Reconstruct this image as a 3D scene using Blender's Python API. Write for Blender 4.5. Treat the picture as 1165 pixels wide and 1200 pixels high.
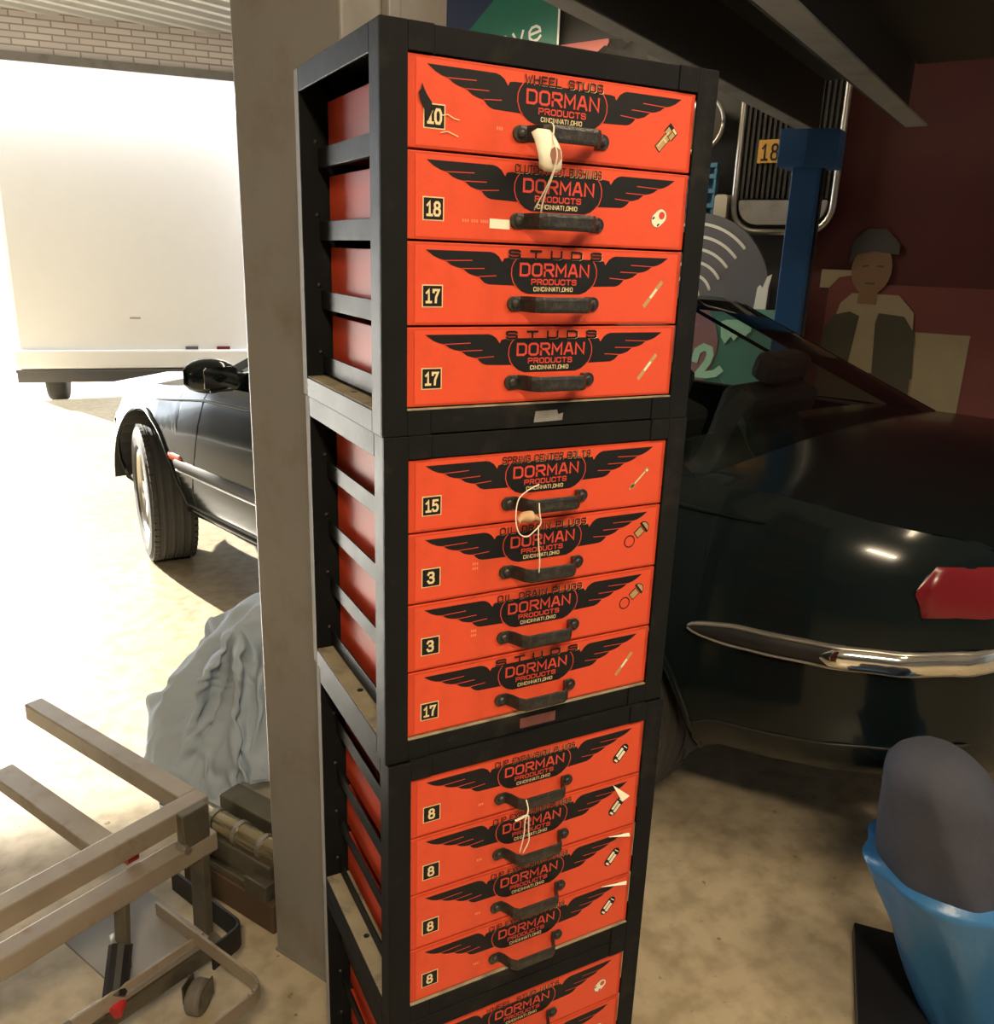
import bpy, bmesh, math, random
from mathutils import Vector, Matrix, noise
random.seed(7)
PI = math.pi
for o in list(bpy.data.objects):
    bpy.data.objects.remove(o)
S = bpy.context.scene
C = S.collection

# ------------------------------------------------------------------ camera
cam_d = bpy.data.cameras.new('camera')
cam = bpy.data.objects.new('camera', cam_d)
C.objects.link(cam)
RX = Vector((0.88588, -0.46258, 0.03377)); RY = Vector((-0.10443, -0.26991, -0.95721)); RZ = Vector((0.45190, 0.84444, -0.28742))
RX = RY.cross(RZ).normalized(); RZ.normalize(); RY = RZ.cross(RX).normalized()
M = Matrix(((RX.x, -RY.x, -RZ.x, -0.31794), (RX.y, -RY.y, -RZ.y, -0.87692), (RX.z, -RY.z, -RZ.z, 1.44370), (0, 0, 0, 1)))
cam.matrix_world = M
cam_d.sensor_fit = 'HORIZONTAL'
cam_d.sensor_width = 36.0
cam_d.lens = 36.0 * 1002.0 / 1165.0
cam_d.shift_x = -4.5 / 1165.0
cam_d.clip_start = 0.02
S.camera = cam

# ------------------------------------------------------------------ world, sun, exposure
S.view_settings.view_transform = 'Standard'
S.view_settings.look = 'None'
S.view_settings.gamma = 1.0
S.view_settings.exposure = 0.0
world = bpy.data.worlds.new('world'); S.world = world
world.use_nodes = True
bg = world.node_tree.nodes['Background']
bg.inputs[0].default_value = (0.86, 0.93, 1.0, 1)
bg.inputs[1].default_value = 10.0
sun_d = bpy.data.lights.new('sun', 'SUN'); sun_d.energy = 26.0; sun_d.angle = 0.012; sun_d.color = (1.0, 0.94, 0.82)
sun = bpy.data.objects.new('sun', sun_d); C.objects.link(sun)
SUN_DIR = Vector((0.36, -0.93, -0.355)).normalized()
sun.rotation_euler = SUN_DIR.to_track_quat('-Z', 'Y').to_euler()
sun.location = (-4, 14, 7)
sun['kind'] = 'light'

# lift / building axes
A = Vector((0.4848, -0.8746, 0)); B = Vector((0.8746, 0.4848, 0)); O0 = Vector((0.101, 0.438, 0))
def lift(a, b, z): return O0 + A * a + B * b + Vector((0, 0, z))
ANG_B = math.atan2(B.y, B.x)

# ------------------------------------------------------------------ materials
def new_mat(name):
    m = bpy.data.materials.new(name); m.use_nodes = True
    return m, m.node_tree.nodes, m.node_tree.links, m.node_tree.nodes['Principled BSDF']
def mat(name, col, rough=0.5, metal=0.0, var=0.0, scale=8.0, dirt=None, dirt_amt=0.0, dirt_scale=5.0, dirt_lo=0.5, dirt_hi=0.7,
        bump=0.0, bump_scale=60.0, rvar=0.0, coat=0.0, spec=0.5):
    m, N, L, P = new_mat(name)
    P.inputs['Roughness'].default_value = rough
    P.inputs['Metallic'].default_value = metal
    P.inputs['Specular IOR Level'].default_value = spec
    if coat: P.inputs['Coat Weight'].default_value = coat; P.inputs['Coat Roughness'].default_value = 0.03
    tc = N.new('ShaderNodeTexCoord')
    ns = N.new('ShaderNodeTexNoise'); ns.inputs['Scale'].default_value = scale; ns.inputs['Detail'].default_value = 6
    L.new(tc.outputs['Object'], ns.inputs['Vector'])
    mx = N.new('ShaderNodeMix'); mx.data_type = 'RGBA'
    lo = [max(0, c * (1 - var)) for c in col]; hi = [min(1, c * (1 + var)) for c in col]
    mx.inputs[6].default_value = (*lo, 1); mx.inputs[7].default_value = (*hi, 1)
    L.new(ns.outputs['Fac'], mx.inputs[0])
    last = mx.outputs[2]
    if dirt is not None:
        n2 = N.new('ShaderNodeTexNoise'); n2.inputs['Scale'].default_value = dirt_scale; n2.inputs['Detail'].default_value = 9; n2.inputs['Roughness'].default_value = 0.65
        L.new(tc.outputs['Object'], n2.inputs['Vector'])
        mr = N.new('ShaderNodeMapRange'); mr.inputs[1].default_value = dirt_lo; mr.inputs[2].default_value = dirt_hi; mr.inputs[3].default_value = 0; mr.inputs[4].default_value = dirt_amt
        L.new(n2.outputs['Fac'], mr.inputs[0])
        m2 = N.new('ShaderNodeMix'); m2.data_type = 'RGBA'; m2.inputs[7].default_value = (*dirt, 1)
        L.new(mr.outputs[0], m2.inputs[0]); L.new(last, m2.inputs[6]); last = m2.outputs[2]
    L.new(last, P.inputs['Base Color'])
    if rvar:
        mr = N.new('ShaderNodeMapRange'); mr.inputs[3].default_value = max(0.02, rough - rvar); mr.inputs[4].default_value = min(1, rough + rvar)
        L.new(ns.outputs['Fac'], mr.inputs[0]); L.new(mr.outputs[0], P.inputs['Roughness'])
    if bump:
        nb = N.new('ShaderNodeTexNoise'); nb.inputs['Scale'].default_value = bump_scale; nb.inputs['Detail'].default_value = 4
        L.new(tc.outputs['Object'], nb.inputs['Vector'])
        bp = N.new('ShaderNodeBump'); bp.inputs['Strength'].default_value = bump; bp.inputs['Distance'].default_value = 0.01
        L.new(nb.outputs['Fac'], bp.inputs['Height']); L.new(bp.outputs[0], P.inputs['Normal'])
    return m
def glass_mat(name, tint, gloss=0.12):
    m, N, L, P = new_mat(name)
    N.remove(P)
    out = N['Material Output']
    t = N.new('ShaderNodeBsdfTransparent'); t.inputs[0].default_value = (*tint, 1)
    g = N.new('ShaderNodeBsdfGlossy'); g.inputs['Roughness'].default_value = 0.02
    fr = N.new('ShaderNodeFresnel'); ge = N.new('ShaderNodeNewGeometry'); io = N.new('ShaderNodeMapRange'); io.inputs[3].default_value = 1.4; io.inputs[4].default_value = 1 / 1.4
    L.new(ge.outputs['Backfacing'], io.inputs[0]); L.new(io.outputs[0], fr.inputs[0])
    ms = N.new('ShaderNodeMixShader')
    L.new(fr.outputs[0], ms.inputs[0]); L.new(t.outputs[0], ms.inputs[1]); L.new(g.outputs[0], ms.inputs[2]); L.new(ms.outputs[0], out.inputs[0])
    return m
def emit_mat(name, col, strength):
    m, N, L, P = new_mat(name)
    P.inputs['Base Color'].default_value = (0.9, 0.9, 0.9, 1)
    P.inputs['Emission Color'].default_value = (*col, 1); P.inputs['Emission Strength'].default_value = strength
    return m

BLACK = mat('black enamel', (0.010, 0.0105, 0.011), 0.54, var=0.3, scale=14, dirt=(0.10, 0.085, 0.06), dirt_amt=0.35, dirt_scale=9, dirt_lo=0.55, dirt_hi=0.8, rvar=0.08, bump=0.03, bump_scale=90, spec=0.07)
BLACK_H = mat('black handle iron', (0.014, 0.013, 0.012), 0.42, var=0.3, scale=60, dirt=(0.09, 0.08, 0.06), dirt_amt=0.5, dirt_scale=70, dirt_lo=0.5, dirt_hi=0.75, bump=0.15, bump_scale=250)
DUST = mat('dusty enamel', (0.30, 0.25, 0.16), 0.8, var=0.35, scale=25, dirt=(0.07, 0.06, 0.045), dirt_amt=0.8, dirt_scale=22, dirt_lo=0.52, dirt_hi=0.72)
EDGE = mat('edge with painted reflection', (0.30, 0.29, 0.27), 0.7, spec=0.1, var=0.3, scale=20)  # black enamel flange, doorway reflection put into its pale grey colour
ORANGE = mat('orange paint', (0.55, 0.060, 0.023), 0.5, spec=0.18, var=0.10, scale=6, dirt=(0.22, 0.03, 0.012), dirt_amt=0.75, dirt_scale=16, dirt_lo=0.52, dirt_hi=0.75)
LABEL = mat('orange label print', (0.66, 0.077, 0.031), 0.45, spec=0.3, var=0.10, scale=5, dirt=(0.30, 0.036, 0.016), dirt_amt=0.6, dirt_scale=9, dirt_lo=0.50, dirt_hi=0.80)
INK = mat('black ink', (0.008, 0.008, 0.009), 0.55, spec=0.25, var=0.3, scale=40, dirt=(0.10, 0.05, 0.03), dirt_amt=0.4, dirt_scale=60, dirt_lo=0.6, dirt_hi=0.8)
INKRED = mat('orange ink', (0.58, 0.058, 0.032), 0.4, var=0.06, scale=30)
CREAM = mat('cream ink', (0.72, 0.58, 0.32), 0.5, var=0.1, scale=60)
PAPER = mat('paper', (0.80, 0.74, 0.58), 0.8, var=0.06, scale=30)
TAN = mat('tan print', (0.42, 0.29, 0.12), 0.5, var=0.15, scale=200)
PAPERBROWN = mat('brown printed paper', (0.30, 0.13, 0.09), 0.8, var=0.2, scale=60)
STRING = mat('white string', (0.78, 0.72, 0.56), 0.8)
SILVERLBL = mat('silver foil label', (0.30, 0.29, 0.27), 0.4, metal=0.4, var=0.4, scale=60)
REDLBL = mat('worn red label', (0.16, 0.05, 0.045), 0.5, var=0.3, scale=60)

CONCRETE, N, L, P = new_mat('concrete floor')
tc = N.new('ShaderNodeTexCoord')
n1 = N.new('ShaderNodeTexNoise'); n1.inputs['Scale'].default_value = 1.3; n1.inputs['Detail'].default_value = 9; n1.inputs['Roughness'].default_value = 0.62
n2 = N.new('ShaderNodeTexNoise'); n2.inputs['Scale'].default_value = 17; n2.inputs['Detail'].default_value = 8
n3 = N.new('ShaderNodeTexNoise'); n3.inputs['Scale'].default_value = 38; n3.inputs['Detail'].default_value = 2
for n_ in (n1, n2, n3): L.new(tc.outputs['Object'], n_.inputs['Vector'])
r1 = N.new('ShaderNodeValToRGB'); r1.color_ramp.elements[0].position = 0.3; r1.color_ramp.elements[0].color = (0.43, 0.355, 0.24, 1); r1.color_ramp.elements[1].position = 0.72; r1.color_ramp.elements[1].color = (0.60, 0.51, 0.36, 1)
L.new(n1.outputs['Fac'], r1.inputs[0])
r2 = N.new('ShaderNodeValToRGB'); r2.color_ramp.elements[0].position = 0.35; r2.color_ramp.elements[0].color = (0.72, 0.70, 0.66, 1); r2.color_ramp.elements[1].position = 0.6; r2.color_ramp.elements[1].color = (1, 1, 1, 1)
L.new(n2.outputs['Fac'], r2.inputs[0])
r3 = N.new('ShaderNodeValToRGB'); r3.color_ramp.elements[0].position = 0.24; r3.color_ramp.elements[0].color = (0.35, 0.28, 0.18, 1); r3.color_ramp.elements[1].position = 0.30; r3.color_ramp.elements[1].color = (1, 1, 1, 1)
L.new(n3.outputs['Fac'], r3.inputs[0])
ma = N.new('ShaderNodeMix'); ma.data_type = 'RGBA'; ma.blend_type = 'MULTIPLY'; ma.inputs[0].default_value = 1
L.new(r1.outputs[0], ma.inputs[6]); L.new(r2.outputs[0], ma.inputs[7])
mb_ = N.new('ShaderNodeMix'); mb_.data_type = 'RGBA'; mb_.blend_type = 'MULTIPLY'; mb_.inputs[0].default_value = 0.8
L.new(ma.outputs[2], mb_.inputs[6]); L.new(r3.outputs[0], mb_.inputs[7])
L.new(mb_.outputs[2], P.inputs['Base Color'])
P.inputs['Roughness'].default_value = 0.33; P.inputs['Specular IOR Level'].default_value = 0.55
bp = N.new('ShaderNodeBump'); bp.inputs['Strength'].default_value = 0.06; L.new(n2.outputs['Fac'], bp.inputs['Height']); L.new(bp.outputs[0], P.inputs['Normal'])

BRICK, N, L, P = new_mat('pale brick')
tc = N.new('ShaderNodeTexCoord'); mp = N.new('ShaderNodeMapping'); mp.inputs['Rotation'].default_value = (PI / 2, 0, 0)
bt = N.new('ShaderNodeTexBrick'); bt.inputs['Scale'].default_value = 1.0
bt.inputs['Brick Width'].default_value = 0.205; bt.inputs['Row Height'].default_value = 0.052; bt.inputs['Mortar Size'].default_value = 0.006
bt.inputs['Color1'].default_value = (0.86, 0.80, 0.80, 1); bt.inputs['Color2'].default_value = (0.76, 0.70, 0.70, 1); bt.inputs['Mortar'].default_value = (0.40, 0.36, 0.36, 1)
L.new(tc.outputs['Object'], mp.inputs[0]); L.new(mp.outputs[0], bt.inputs['Vector']); L.new(bt.outputs['Color'], P.inputs['Base Color'])
P.inputs['Roughness'].default_value = 0.8

WALLP = mat('grey painted block', (0.22, 0.21, 0.19), 0.8, var=0.12, scale=3, bump=0.1, bump_scale=20)
DECK = mat('galvanised roof deck', (0.62, 0.63, 0.64), 0.45, var=0.1, scale=4)
COLUMN = mat('beige column paint', (0.24, 0.226, 0.208), 0.42, var=0.10, scale=2.5, dirt=(0.16, 0.13, 0.095), dirt_amt=0.65, dirt_scale=7, dirt_lo=0.50, dirt_hi=0.72, bump=0.03, bump_scale=30)
STEELG = mat('grey lift steel', (0.26, 0.25, 0.24), 0.5, var=0.15, scale=5, dirt=(0.10, 0.09, 0.08), dirt_amt=0.5, dirt_scale=8)
STEELK = mat('dark lift steel', (0.030, 0.029, 0.027), 0.6, var=0.3, scale=4)
BLUE = mat('blue lift paint', (0.018, 0.10, 0.28), 0.45, var=0.12, scale=5)
PAINT = mat('dark car paint', (0.005, 0.009, 0.010), 0.16, var=0.1, scale=3, coat=0.10, spec=0.25)
RUBBER = mat('tyre rubber', (0.046, 0.044, 0.040), 0.75, var=0.2, scale=30)
PLASTIC = mat('black plastic', (0.012, 0.012, 0.013), 0.5, var=0.2, scale=30)
CHROME = mat('chrome', (0.85, 0.83, 0.78), 0.08, metal=1.0)
ALLOY = mat('alloy wheel', (0.62, 0.61, 0.58), 0.28, metal=0.8, var=0.1)
LAMPO = mat('orange marker lens', (0.62, 0.09, 0.02), 0.5)
LAMPC = mat('clear lamp lens', (0.55, 0.57, 0.60), 0.08, metal=0.5)
LAMPR = mat('red lamp lens', (0.16, 0.008, 0.014), 0.25)
INTER = mat('dark upholstery', (0.018, 0.017, 0.015), 0.8, var=0.2)
GLASS = glass_mat('car glass', (0.80, 0.86, 0.82))
WHITEP = mat('white van paint', (0.92, 0.93, 0.94), 0.3, var=0.02)
GREY = mat('grey plastic', (0.10, 0.10, 0.105), 0.5)
CLOTH = mat('pale blue cloth', (0.42, 0.49, 0.57), 0.9, var=0.10, scale=10, bump=0.12, bump_scale=420)
RAWSTEEL = mat('raw square tube', (0.34, 0.29, 0.23), 0.45, metal=0.25, var=0.25, scale=12, dirt=(0.22, 0.10, 0.05), dirt_amt=0.7, dirt_scale=14, dirt_lo=0.55, dirt_hi=0.75)
CASTIRON = mat('oily machine steel', (0.15, 0.135, 0.10), 0.35, metal=0.5, var=0.3, scale=18, dirt=(0.05, 0.04, 0.03), dirt_amt=0.7, dirt_scale=12)
BRASS = mat('oily steel roller', (0.36, 0.31, 0.20), 0.25, metal=0.8, var=0.2, scale=14)
WOOD = mat('old dark timber', (0.10, 0.060, 0.032), 0.7, var=0.35, scale=9, dirt=(0.03, 0.02, 0.013), dirt_amt=0.6, dirt_scale=6)
REDK = mat('red knob', (0.55, 0.03, 0.035), 0.35)
CASTER = mat('caster rubber', (0.16, 0.145, 0.12), 0.6, var=0.2, scale=20)
TARP = mat('blue tarpaulin', (0.035, 0.155, 0.36), 0.32, var=0.12, scale=9, bump=0.12, bump_scale=45)
NAVY = mat('navy blanket', (0.045, 0.048, 0.068), 0.85, var=0.2, scale=18, bump=0.15, bump_scale=60)
GREENS = mat('green sign sheeting', (0.010, 0.135, 0.090), 0.4, var=0.15, scale=9)
SIGNW = mat('white sign letters', (0.72, 0.74, 0.70), 0.5)
BLUEB = mat('navy board', (0.010, 0.022, 0.075), 0.6, var=0.2, scale=4)
PINK = mat('faded red sheet metal', (0.50, 0.17, 0.155), 0.5, var=0.25, scale=9)
DARKC = mat('black crumpled cloth', (0.022, 0.021, 0.020), 0.8, var=0.3, scale=14)
YELLOW = mat('yellow licence plate', (0.50, 0.27, 0.04), 0.5, var=0.2, scale=25)
CRATE = mat('blue crate plastic', (0.045, 0.15, 0.24), 0.5, var=0.12, scale=9)
IVORY = mat('ivory plastic', (0.42, 0.39, 0.31), 0.55, var=0.1)
DISC = mat('grey disc paint', (0.115, 0.118, 0.135), 0.5, var=0.12, scale=4)
REDW = mat('dark red board', (0.062, 0.006, 0.006), 0.6, var=0.25, scale=3)
RED2 = mat('faded red print', (0.13, 0.030, 0.026), 0.6, var=0.15, scale=5)
POSTC = mat('cream print', (0.26, 0.215, 0.135), 0.6, var=0.15, scale=9)
SKIN = mat('printed skin tone', (0.17, 0.095, 0.05), 0.6, var=0.12, scale=12)
HAIR = mat('printed dark grey', (0.045, 0.042, 0.038), 0.6, var=0.2, scale=12)
VEST = mat('printed olive vest', (0.045, 0.040, 0.024), 0.6, var=0.2, scale=12)
TROUS = mat('printed brown trousers', (0.050, 0.042, 0.028), 0.6, var=0.2, scale=12)
MINT = mat('mint print', (0.50, 0.80, 0.66), 0.6, var=0.1, scale=9)
TEAL = mat('dark teal print', (0.09, 0.24, 0.21), 0.6, var=0.15, scale=6)
MAUVE = mat('mauve print', (0.38, 0.17, 0.21), 0.6, var=0.12, scale=6)
GRILLB = mat('grille slats', (0.035, 0.033, 0.028), 0.5, metal=0.3, var=0.3)
DULLCHR = mat('dull chrome', (0.42, 0.40, 0.36), 0.3, metal=0.8, var=0.2)
TUBE = emit_mat('fluorescent tube', (1.0, 0.84, 0.60), 12.0)

# ------------------------------------------------------------------ mesh helpers
class MB:
    def __init__(self): self.bm = bmesh.new()
    def box(self, x0, x1, y0, y1, z0, z1, R=None):
        vs = [Vector((x, y, z)) for x in (x0, x1) for y in (y0, y1) for z in (z0, z1)]
        if R is not None: vs = [R @ v for v in vs]
        v = [self.bm.verts.new(p) for p in vs]
        for f in ((0, 1, 3, 2), (4, 6, 7, 5), (0, 4, 5, 1), (2, 3, 7, 6), (0, 2, 6, 4), (1, 5, 7, 3)):
            self.bm.faces.new([v[i] for i in f])
        return self
    def bar(self, p0, p1, w, h, up=(0, 0, 1), ext=0.0):
        p0 = Vector(p0); p1 = Vector(p1); d = (p1 - p0); ln = d.length; d.normalize()
        up = Vector(up); s = d.cross(up)
        if s.length < 1e-6: s = d.cross(Vector((1, 0, 0)))
        s.normalize(); u = s.cross(d).normalized()
        R = Matrix.Translation(p0) @ Matrix((d, s, u)).transposed().to_4x4()
        return self.box(-ext, ln + ext, -w / 2, w / 2, -h / 2, h / 2, R)
    def prism(self, pts, f0, f1):      # pts in 2D; f0(x,y), f1(x,y) -> 3D points of the two caps
        a = [self.bm.verts.new(f0(*p)) for p in pts]; b = [self.bm.verts.new(f1(*p)) for p in pts]
        n = len(pts)
        self.bm.faces.new(a); self.bm.faces.new(b[::-1])
        for i in range(n): self.bm.faces.new((a[i], b[i], b[(i + 1) % n], a[(i + 1) % n]))
        return self
    def poly(self, pts):
        self.bm.faces.new([self.bm.verts.new(p) for p in pts]); return self
    def grid(self, rows, close_u=False, close_v=False):
        vs = [[self.bm.verts.new(p) for p in r] for r in rows]
        n = len(vs); m = len(vs[0])
        for i in range(n - (0 if close_u else 1)):
            for j in range(m - (0 if close_v else 1)):
                q = (vs[i][j], vs[(i + 1) % n][j], vs[(i + 1) % n][(j + 1) % m], vs[i][(j + 1) % m])
                if len(set(q)) == 4:
                    try: self.bm.faces.new(q)
                    except ValueError: pass
        return vs
    def tube(self, pts, r, seg=8, caps=True):
        pts = [Vector(p) for p in pts]; rows = []
        prev = None
        for i, p in enumerate(pts):
            d = (pts[min(i + 1, len(pts) - 1)] - pts[max(i - 1, 0)]).normalized()
            if prev is None:
                u = d.cross(Vector((0, 0, 1)))
                if u.length < 1e-3: u = d.cross(Vector((1, 0, 0)))
            else: u = prev - d * prev.dot(d)
            u.normalize(); prev = u; w = d.cross(u)
            rr = r[i] if isinstance(r, (list, tuple)) else r
            rows.append([p + (u * math.cos(2 * PI * k / seg) + w * math.sin(2 * PI * k / seg)) * rr for k in range(seg)])
        vs = self.grid(rows, close_v=True)
        if caps:
            self.bm.faces.new(vs[0][::-1]); self.bm.faces.new(vs[-1])
        return self
    def lathe(self, prof, M4, seg=32):   # prof: list of (radius, axial); axis = local Y
        rows = [[M4 @ Vector((r * math.cos(2 * PI * k / seg), a, r * math.sin(2 * PI * k / seg))) for k in range(seg)] for r, a in prof]
        self.grid(rows, close_v=True); return self
    def build(self, name, m, parent=None, smooth=False, bevel=0.0, subsurf=0):
        bmesh.ops.recalc_face_normals(self.bm, faces=self.bm.faces[:])
        me = bpy.data.meshes.new(name); self.bm.to_mesh(me); self.bm.free()
        me.materials.append(m)
        if smooth:
            for p in me.polygons: p.use_smooth = True
        o = bpy.data.objects.new(name, me); C.objects.link(o)
        if parent is not None: o.parent = parent
        if bevel:
            md = o.modifiers.new('bevel', 'BEVEL'); md.width = bevel; md.segments = 2; md.limit_method = 'ANGLE'; md.angle_limit = 0.6
        if subsurf:
            md = o.modifiers.new('sub', 'SUBSURF'); md.levels = subsurf; md.render_levels = subsurf
        return o
def tag(o, label, cat, group=None):
    o['label'] = label; o['category'] = cat
    if group: o['group'] = group
    return o
def thing(name, label, cat, loc=(0, 0, 0), rz=0.0, group=None):
    o = bpy.data.objects.new(name, None); C.objects.link(o)
    o.location = loc; o.rotation_euler = (0, 0, rz); o.empty_display_size = 0.1
    return tag(o, label, cat, group)
def struct(o): o['kind'] = 'structure'; return o
def mir(f): return lambda *a: f(*a)
def smoothstep(t): t = max(0, min(1, t)); return t * t * (3 - 2 * t)
def interp(tab, x):
    if x <= tab[0][0]: return tab[0][1]
    for (a, b), (c, d) in zip(tab, tab[1:]):
        if x <= c:
            t = (x - a) / (c - a); return b + (d - b) * (t * t * (3 - 2 * t) * 0.5 + t * 0.5)
    return tab[-1][1]
def arc(cx, cy, r, a0, a1, n):
    return [(cx + r * math.cos(a0 + (a1 - a0) * i / n), cy + r * math.sin(a0 + (a1 - a0) * i / n)) for i in range(n + 1)]

# ------------------------------------------------------------------ stroke lettering
GL = {
 'A': [[(0, 0), (1.6, 6), (2.4, 6), (4, 0)], [(.6, 1.8), (3.4, 1.8)]],
 'B': [[(0, 0), (0, 6), (3.2, 6), (4, 5.3), (4, 3.8), (3.3, 3.1), (0, 3.1)], [(3.3, 3.1), (4, 2.4), (4, .7), (3.2, 0), (0, 0)]],
 'C': [[(4, 4.4), (4, 5.2), (3.2, 6), (.8, 6), (0, 5.2), (0, .8), (.8, 0), (3.2, 0), (4, .8), (4, 1.6)]],
 'D': [[(0, 0), (0, 6), (3, 6), (4, 5), (4, 1), (3, 0), (0, 0)]],
 'E': [[(4, 6), (0, 6), (0, 0), (4, 0)], [(0, 3.1), (3.2, 3.1)]],
 'G': [[(4, 4.6), (4, 5.2), (3.2, 6), (.8, 6), (0, 5.2), (0, .8), (.8, 0), (3.2, 0), (4, .8), (4, 2.8), (2.2, 2.8)]],
 'H': [[(0, 0), (0, 6)], [(4, 0), (4, 6)], [(0, 3), (4, 3)]],
 'I': [[(2, 0), (2, 6)]],
 'L': [[(0, 6), (0, 0), (3.6, 0)]],
 'M': [[(0, 0), (0, 6), (2.2, 2), (4.4, 6), (4.4, 0)]],
 'N': [[(0, 0), (0, 6), (4, 0), (4, 6)]],
 'O': [[(0, .9), (0, 5.1), (.9, 6), (3.1, 6), (4, 5.1), (4, .9), (3.1, 0), (.9, 0), (0, .9)]],
 'P': [[(0, 0), (0, 6), (3.2, 6), (4, 5.2), (4, 3.5), (3.2, 2.7), (0, 2.7)]],
 'R': [[(0, 0), (0, 6), (3.2, 6), (4, 5.2), (4, 3.6), (3.2, 2.9), (0, 2.9)], [(2, 2.9), (4, 0)]],
 'S': [[(4, 5.1), (3.3, 6), (.7, 6), (0, 5.3), (0, 3.9), (.7, 3.1), (3.3, 3.1), (4, 2.4), (4, .7), (3.3, 0), (.7, 0), (0, .9)]],
 'T': [[(0, 6), (4, 6)], [(2, 6), (2, 0)]],
 'U': [[(0, 6), (0, .8), (.8, 0), (3.2, 0), (4, .8), (4, 6)]],
 'W': [[(0, 6), (1.2, 0), (2.4, 5), (3.6, 0), (4.8, 6)]],
 'X': [[(0, 0), (4, 6)], [(0, 6), (4, 0)]],
 ',': [[(1.6, 0), (1.2, -1)]], '.': [[(1.4, 0), (1.8, 0)]], ' ': [],
 'v': [[(0, 4), (1.6, 0), (3.2, 4)]],
 'e': [[(0, 2.1), (3.4, 2.3), (3.3, 3.3), (2.4, 4.1), (1.0, 4), (.1, 3), (0, 1.2), (.9, 0), (2.4, 0), (3.3, .8)]],
 '1': [[(0.6, 4.6), (2, 6), (2, 0)], [(0.5, 0), (3.5, 0)]],
 '0': [[(0, 1.6), (0, 4.4), (.9, 6), (2.7, 6), (3.6, 4.4), (3.6, 1.6), (2.7, 0), (.9, 0), (0, 1.6)]],
 '3': [[(.1, 5), (.8, 6), (2.8, 6), (3.5, 5.1), (3.4, 3.9), (2.4, 3.2), (1.4, 3.2)], [(2.4, 3.2), (3.6, 2.3), (3.6, .9), (2.8, 0), (.8, 0), (0, 1.1)]],
 '5': [[(3.5, 6), (.5, 6), (.3, 3.4), (2.6, 3.7), (3.6, 2.6), (3.6, 1.1), (2.7, 0), (.8, 0), (0, 1)]],
 '7': [[(0.1, 5), (.1, 6), (3.7, 6), (1.8, 2.5), (1.6, 0)]],
 '8': [[(1.1, 3.2), (.3, 4), (.3, 5.2), (1.1, 6), (2.5, 6), (3.3, 5.2), (3.3, 4), (2.5, 3.2), (1.1, 3.2)], [(1.0, 3.2), (0, 2.3), (0, .9), (.8, 0), (2.8, 0), (3.6, .9), (3.6, 2.3), (2.6, 3.2), (1.0, 3.2)]],
 '6': [[(3.4, 5), (2.7, 6), (1, 6), (0, 4.6), (0, 1.2), (.8, 0), (2.8, 0), (3.6, .9), (3.6, 2.3), (2.7, 3.3), (.8, 3.3), (0, 2.4)]],
}
def gwidth(c): return {'I': 1.6, ',': 1.4, '.': 1.2, ' ': 2.2, 'M': 4.4, 'W': 4.8}.get(c, 4.0)
def ribbon(mb, pts, wd, f, lift_=0.0, cap=0.45):
    """one mitred strip along a 2D polyline, wd wide"""
    P_ = [Vector(p) for p in pts]
    closed = (P_[0] - P_[-1]).length < 1e-6
    if closed: P_ = P_[:-1]
    n = len(P_)
    if not closed:
        P_[0] = P_[0] - (P_[1] - P_[0]).normalized() * wd * cap
        P_[-1] = P_[-1] + (P_[-1] - P_[-2]).normalized() * wd * cap
    L_, R_ = [], []
    for k in range(n):
        a = P_[(k - 1) % n] if (closed or k > 0) else None
        b = P_[(k + 1) % n] if (closed or k < n - 1) else None
        d0 = (P_[k] - a).normalized() if a is not None else None
        d1 = (b - P_[k]).normalized() if b is not None else None
        if d0 is None: d0 = d1
        if d1 is None: d1 = d0
        n0 = Vector((-d0.y, d0.x)); n1 = Vector((-d1.y, d1.x)); m_ = n0 + n1
        if m_.length < 0.2: m_ = n0
        m_.normalize(); m_ = m_ * min(1.7, 1 / max(0.3, m_.dot(n0))) * wd / 2
        L_.append(P_[k] + m_); R_.append(P_[k] - m_)
    def g(v):
        q = f(v.x, v.y); q.y -= lift_; return q
    for k in range(n if closed else n - 1):
        e = (k + 1) % n
        mb.poly([g(L_[k]), g(L_[e]), g(R_[e]), g(R_[k])])
def stroke_text(mb, s, x0, x1, z0, z1, f, w=1.1, gap=1.6):
    """letters between x0..x1, z0..z1 (same units), w = stroke width in glyph units, f(x,z)->3D"""
    tot = sum(gwidth(c) for c in s) + gap * (len(s) - 1)
    kx = (x1 - x0) / (tot + w); kz = (z1 - z0) / (6 + w); wd = w * min(kx, kz) * 0.55 + w * max(kx, kz) * 0.45
    cx = w / 2
    for c in s:
        off = 1.2 if c == 'I' else 0
        for q, pl in enumerate(GL[c]):
            ribbon(mb, [(x0 + (a - off + cx) * kx, z0 + (b + w / 2) * kz) for a, b in pl], wd, f, 1.2e-5 * q)
        cx += gwidth(c) + gap
def stroke_line(mb, pts, w, f): ribbon(mb, pts, w, f, 0.0, 0.3)

# ================================================================== THE SETTING
struct(MB().box(-9, 9, -6, 8.15, -0.2, 0.0).build('floor', CONCRETE))
struct(MB().box(-30, 30, 8.15, 45, -0.4, -0.2).build('ground', CONCRETE))
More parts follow.
